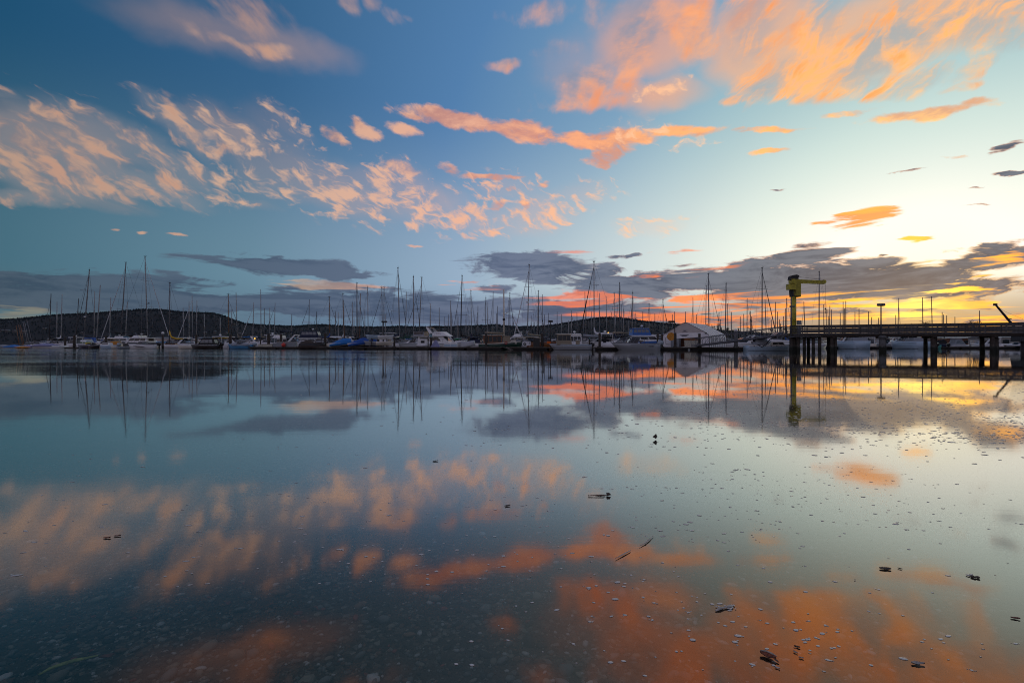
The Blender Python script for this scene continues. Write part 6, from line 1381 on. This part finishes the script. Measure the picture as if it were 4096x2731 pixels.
mat('leaf_brown', (.26, .085, .045), .55, var=.4, scale=60, bump=.4); mat('leaf_pale', (.34, .30, .25), .6, var=.3, scale=60); mat('driftwood', (.20, .11, .075), .85, var=.4, scale=60, bump=.4); mat('bark_dark', (.11, .085, .065), .9, var=.4, scale=60, bump=.5); mat('eelgrass', (.62, .68, .20), .5, var=.4, scale=40); mat('stem_grey', (.42, .38, .33), .6, var=.3, scale=60); mat('shell_white', (.55, .52, .48), .5, var=.2, scale=60)
def leaf_mesh(l, w, curl, n=7, rows=4, jag=.12, seed=1):
    rr = random.Random(seed); mb = MB(); vs = []
    for i in range(n + 1):
        tt = i / n; ww = w * math.sin(math.pi * min(max(tt * .94 + .04, 0), 1)) ** .7 * rr.uniform(1 - jag, 1 + jag)
        for k in range(rows + 1):
            v = k / rows * 2 - 1; vs.append((l * (tt - .5), ww * v * .5, curl * (v * v * .8 + (2 * tt - 1) ** 2 * .6) + rr.uniform(0, .0008)))
    f = [(i * (rows + 1) + k, i * (rows + 1) + k + 1, (i + 1) * (rows + 1) + k + 1, (i + 1) * (rows + 1) + k) for i in range(n) for k in range(rows)]
    o = len(vs); vs2 = [(x, y, z - .0012) for x, y, z in vs]
    mb.add(vs + vs2, f + [tuple(o + i for i in reversed(q)) for q in f]); return mb
# curled brown leaf in the right foreground
L0 = thing('brown_leaf', 'curled dark brown leaf with a pale rim, floating bottom right', 'leaf', wpos(3072, 2628, .002), R(-42)); L0.scale = (.64, .64, .5)
leaf_mesh(.052, .026, .010, seed=4).build('blade', 'leaf_brown', L0, True); mb = MB(); mb.path([(-.026, .004, .011), (-.010, .013, .012), (.010, .013, .011), (.026, .006, .012)], [.002, .0035, .0035, .0015], 6); mb.build('pale_rim', 'leaf_pale', L0, True); mb = MB(); mb.path([(.022, -.004, .004), (.032, -.008, .003), (.037, -.010, .001)], [.004, .003, .001], 5); mb.build('stalk', 'bark_dark', L0, True)
for px, py, l_, yaw, m, lab in ((3110, 2672, .018, -35, 'shell_white', 'pale sliver floating at the tip of the brown leaf'), (3188, 2588, .024, -30, 'bark_dark', 'dark folded bark chip right of the brown leaf, upper of two'), (3182, 2610, .018, -60, 'leaf_pale', 'pale husk beside the dark bark chip right of the brown leaf'), (3205, 2632, .018, -25, 'stem_grey', 'grey chip below the pale husk'),
                               (3600, 2275, .022, -50, 'bark_dark', 'ragged black chip just right of the bark disc'), (3420, 2320, .012, 0, 'stem_grey', 'grey speck left below the bark disc'), (3672, 2656, .05, -6, 'stem_grey', 'long pale straw piece in the bottom right'), (4062, 2474, .035, -20, 'leaf_brown', 'brown bark flake at the right edge'), (428, 2152, .045, 10, 'leaf_brown', 'dark red leaf scrap at the left, left of a pair'), (470, 2144, .04, 14, 'leaf_brown', 'dark red leaf scrap at the left, right of a pair'), (1742, 1845, .06, 20, 'bark_dark', 'small black scrap in the centre of the bay'), (2030, 2024, .05, 25, 'bark_dark', 'black twist of weed near the centre'),
                               (2985, 2148, .0, 0, 'leaf_pale', '')):
    if not lab: continue
    o = leaf_mesh(l_ * .55, l_ * .20, l_ * .05, n=5, rows=3, jag=.3, seed=int(px)).build('floating_chip', m, None, True, wpos(px, py, .0018)); o.rotation_euler = (R(2), R(-2), R(yaw)); tag(o, lab, 'debris')
o = leaf_mesh(.034, .016, .002, n=8, rows=4, jag=.15, seed=9).build('bark_disc', 'bark_dark', None, True, wpos(3541, 2276, .0022)); o.rotation_euler = (R(1.5), 0, R(-8)); tag(o, 'flat dark oval bark piece floating at the right', 'bark')
cl = thing('weed_clump', 'black weed clump with pale bubbles on the orange streak', 'weed', wpos(3905, 2312, .001), 0); cl.scale = (.7, .7, .6)
rr = random.Random(3); mb = MB()
for k in range(5): mb.ball((rr.uniform(-.012, .012), rr.uniform(-.008, .010), .004), rr.uniform(.005, .009), 0, 7, 4, .7)
mb.build('weed', 'bark_dark', cl, True); mb = MB()
for k in range(6): mb.ball((rr.uniform(-.02, .018), rr.uniform(.004, .03), .003), rr.uniform(.003, .006), 0, 7, 4, .6)
tag(mb.build('bubbles', 'foam', cl, True), kind='stuff')
# driftwood twigs in the middle
tg = thing('driftwood', 'reddish driftwood bark with a twig, floating right of the centre', 'driftwood', wpos(2405, 1982, .002), R(-6)); tg.scale = (.62, .8, .6)
leaf_mesh(.085, .018, .003, n=7, rows=3, jag=.3, seed=12).build('bark_slab', 'driftwood', tg, True); mb = MB(); mb.path([(-.10, -.022, .004), (-.04, -.016, .006), (.02, -.008, .008)], [.004, .0035, .003], 5); mb.build('twig', 'driftwood', tg, True)
mb = MB(); mb.path([(.04, .0, .010), (.058, .002, .012), (.072, .0, .006)], [.012, .010, .002], 6); mb.build('knot', 'bark_dark', tg, True)
fin = thing('upright_leaf', 'black leaf standing up like a fin on the water', 'leaf', wpos(2623, 1757), R(15)); fin.scale = (.75, .75, .75)
mb = MB(); mb.loft([[(-.036, -.002, .022), (.004, -.002, .0), (.015, -.002, .024), (.004, -.002, .052)], [(-.036, .002, .022), (.004, .002, .0), (.015, .002, .024), (.004, .002, .052)]]); mb.build('blade', 'bark_dark', fin); mb = MB(); mb.tube((.015, 0, .024), (.032, 0, .02), .002, .001, 4); mb.build('stalk', 'bark_dark', fin)
sw = thing('foam_string', 'knotted string of weed and foam right of the centre foreground', 'weed', wpos(2900, 2433, .001), R(8)); sw.scale = (.8, .8, .5)
mb = MB(); mb.path([(-.04, -.012, .002), (-.02, -.004, .005), (0, .0, .004), (.02, .004, .006), (.038, .012, .003)], [.003, .006, .003, .007, .002], 6); mb.build('weed_strand', 'stem_grey', sw, True); mb = MB()
for k in range(14): mb.ball((rr.uniform(-.042, .042), rr.uniform(-.012, .014), .003), rr.uniform(.002, .005), 0, 6, 4, .6)
tag(mb.build('bubbles', 'foam', sw, True), kind='stuff')
for lab, pts, w in (('pale feathery stem in the centre foreground, lower of two', [(2460, 2238), (2490, 2222), (2515, 2208), (2523, 2202)], .0032), ('pale feathery stem in the centre foreground, upper of two', [(2556, 2188), (2580, 2175), (2598, 2160), (2612, 2146)], .003)):
    c = wpos(*pts[1]); mb = MB(); mb.path([wpos(*p) - Vector((c.x, c.y, 0)) for p in pts], [.001, w, w * .8, .001], 6, 0, .4); tag(mb.build('feather_weed', 'stem_grey', None, True, (c.x, c.y, 0)), lab, 'weed')
# eelgrass blade with the red shard, lying on the bottom
pts = [(155, 2660), (200, 2635), (250, 2618), (300, 2604), (345, 2595), (390, 2585)]; c = wpos(270, 2612)
gpts = [Vector(((p_[0] - CX) / FPX * (CAM_H + .055) * FPX / (p_[1] - HY), (CAM_H + .055) * FPX / (p_[1] - HY), 0)) for p_ in pts]; c = gpts[2].copy()
mb = MB(); mb.path([p_ - c for p_ in gpts], [.003, .0065, .0075, .008, .005, .003], 6, 0, .45)
eg = mb.build('eelgrass_blade', 'eelgrass', None, True, (c.x, c.y, bottom(c.y) + .016)); tag(eg, 'yellow green grass blade lying in the shallows bottom left', 'grass blade')
D = (CAM_H + .055) * FPX / (2580 - HY); mb = MB(); mb.loft([[(-.014, -.004, 0), (.016, -.006, 0), (.014, .010, 0), (-.006, .004, 0)], [(-.014, -.004, .003), (.016, -.006, .003), (.014, .010, .003), (-.006, .004, .003)]])
sd_ = mb.build('red_shard', 'pebble_red', None, False, ((422 - CX) / FPX * D, D, bottom(D) + .012)); tag(sd_, 'small dull red shard at the tip of the grass blade', 'shard')
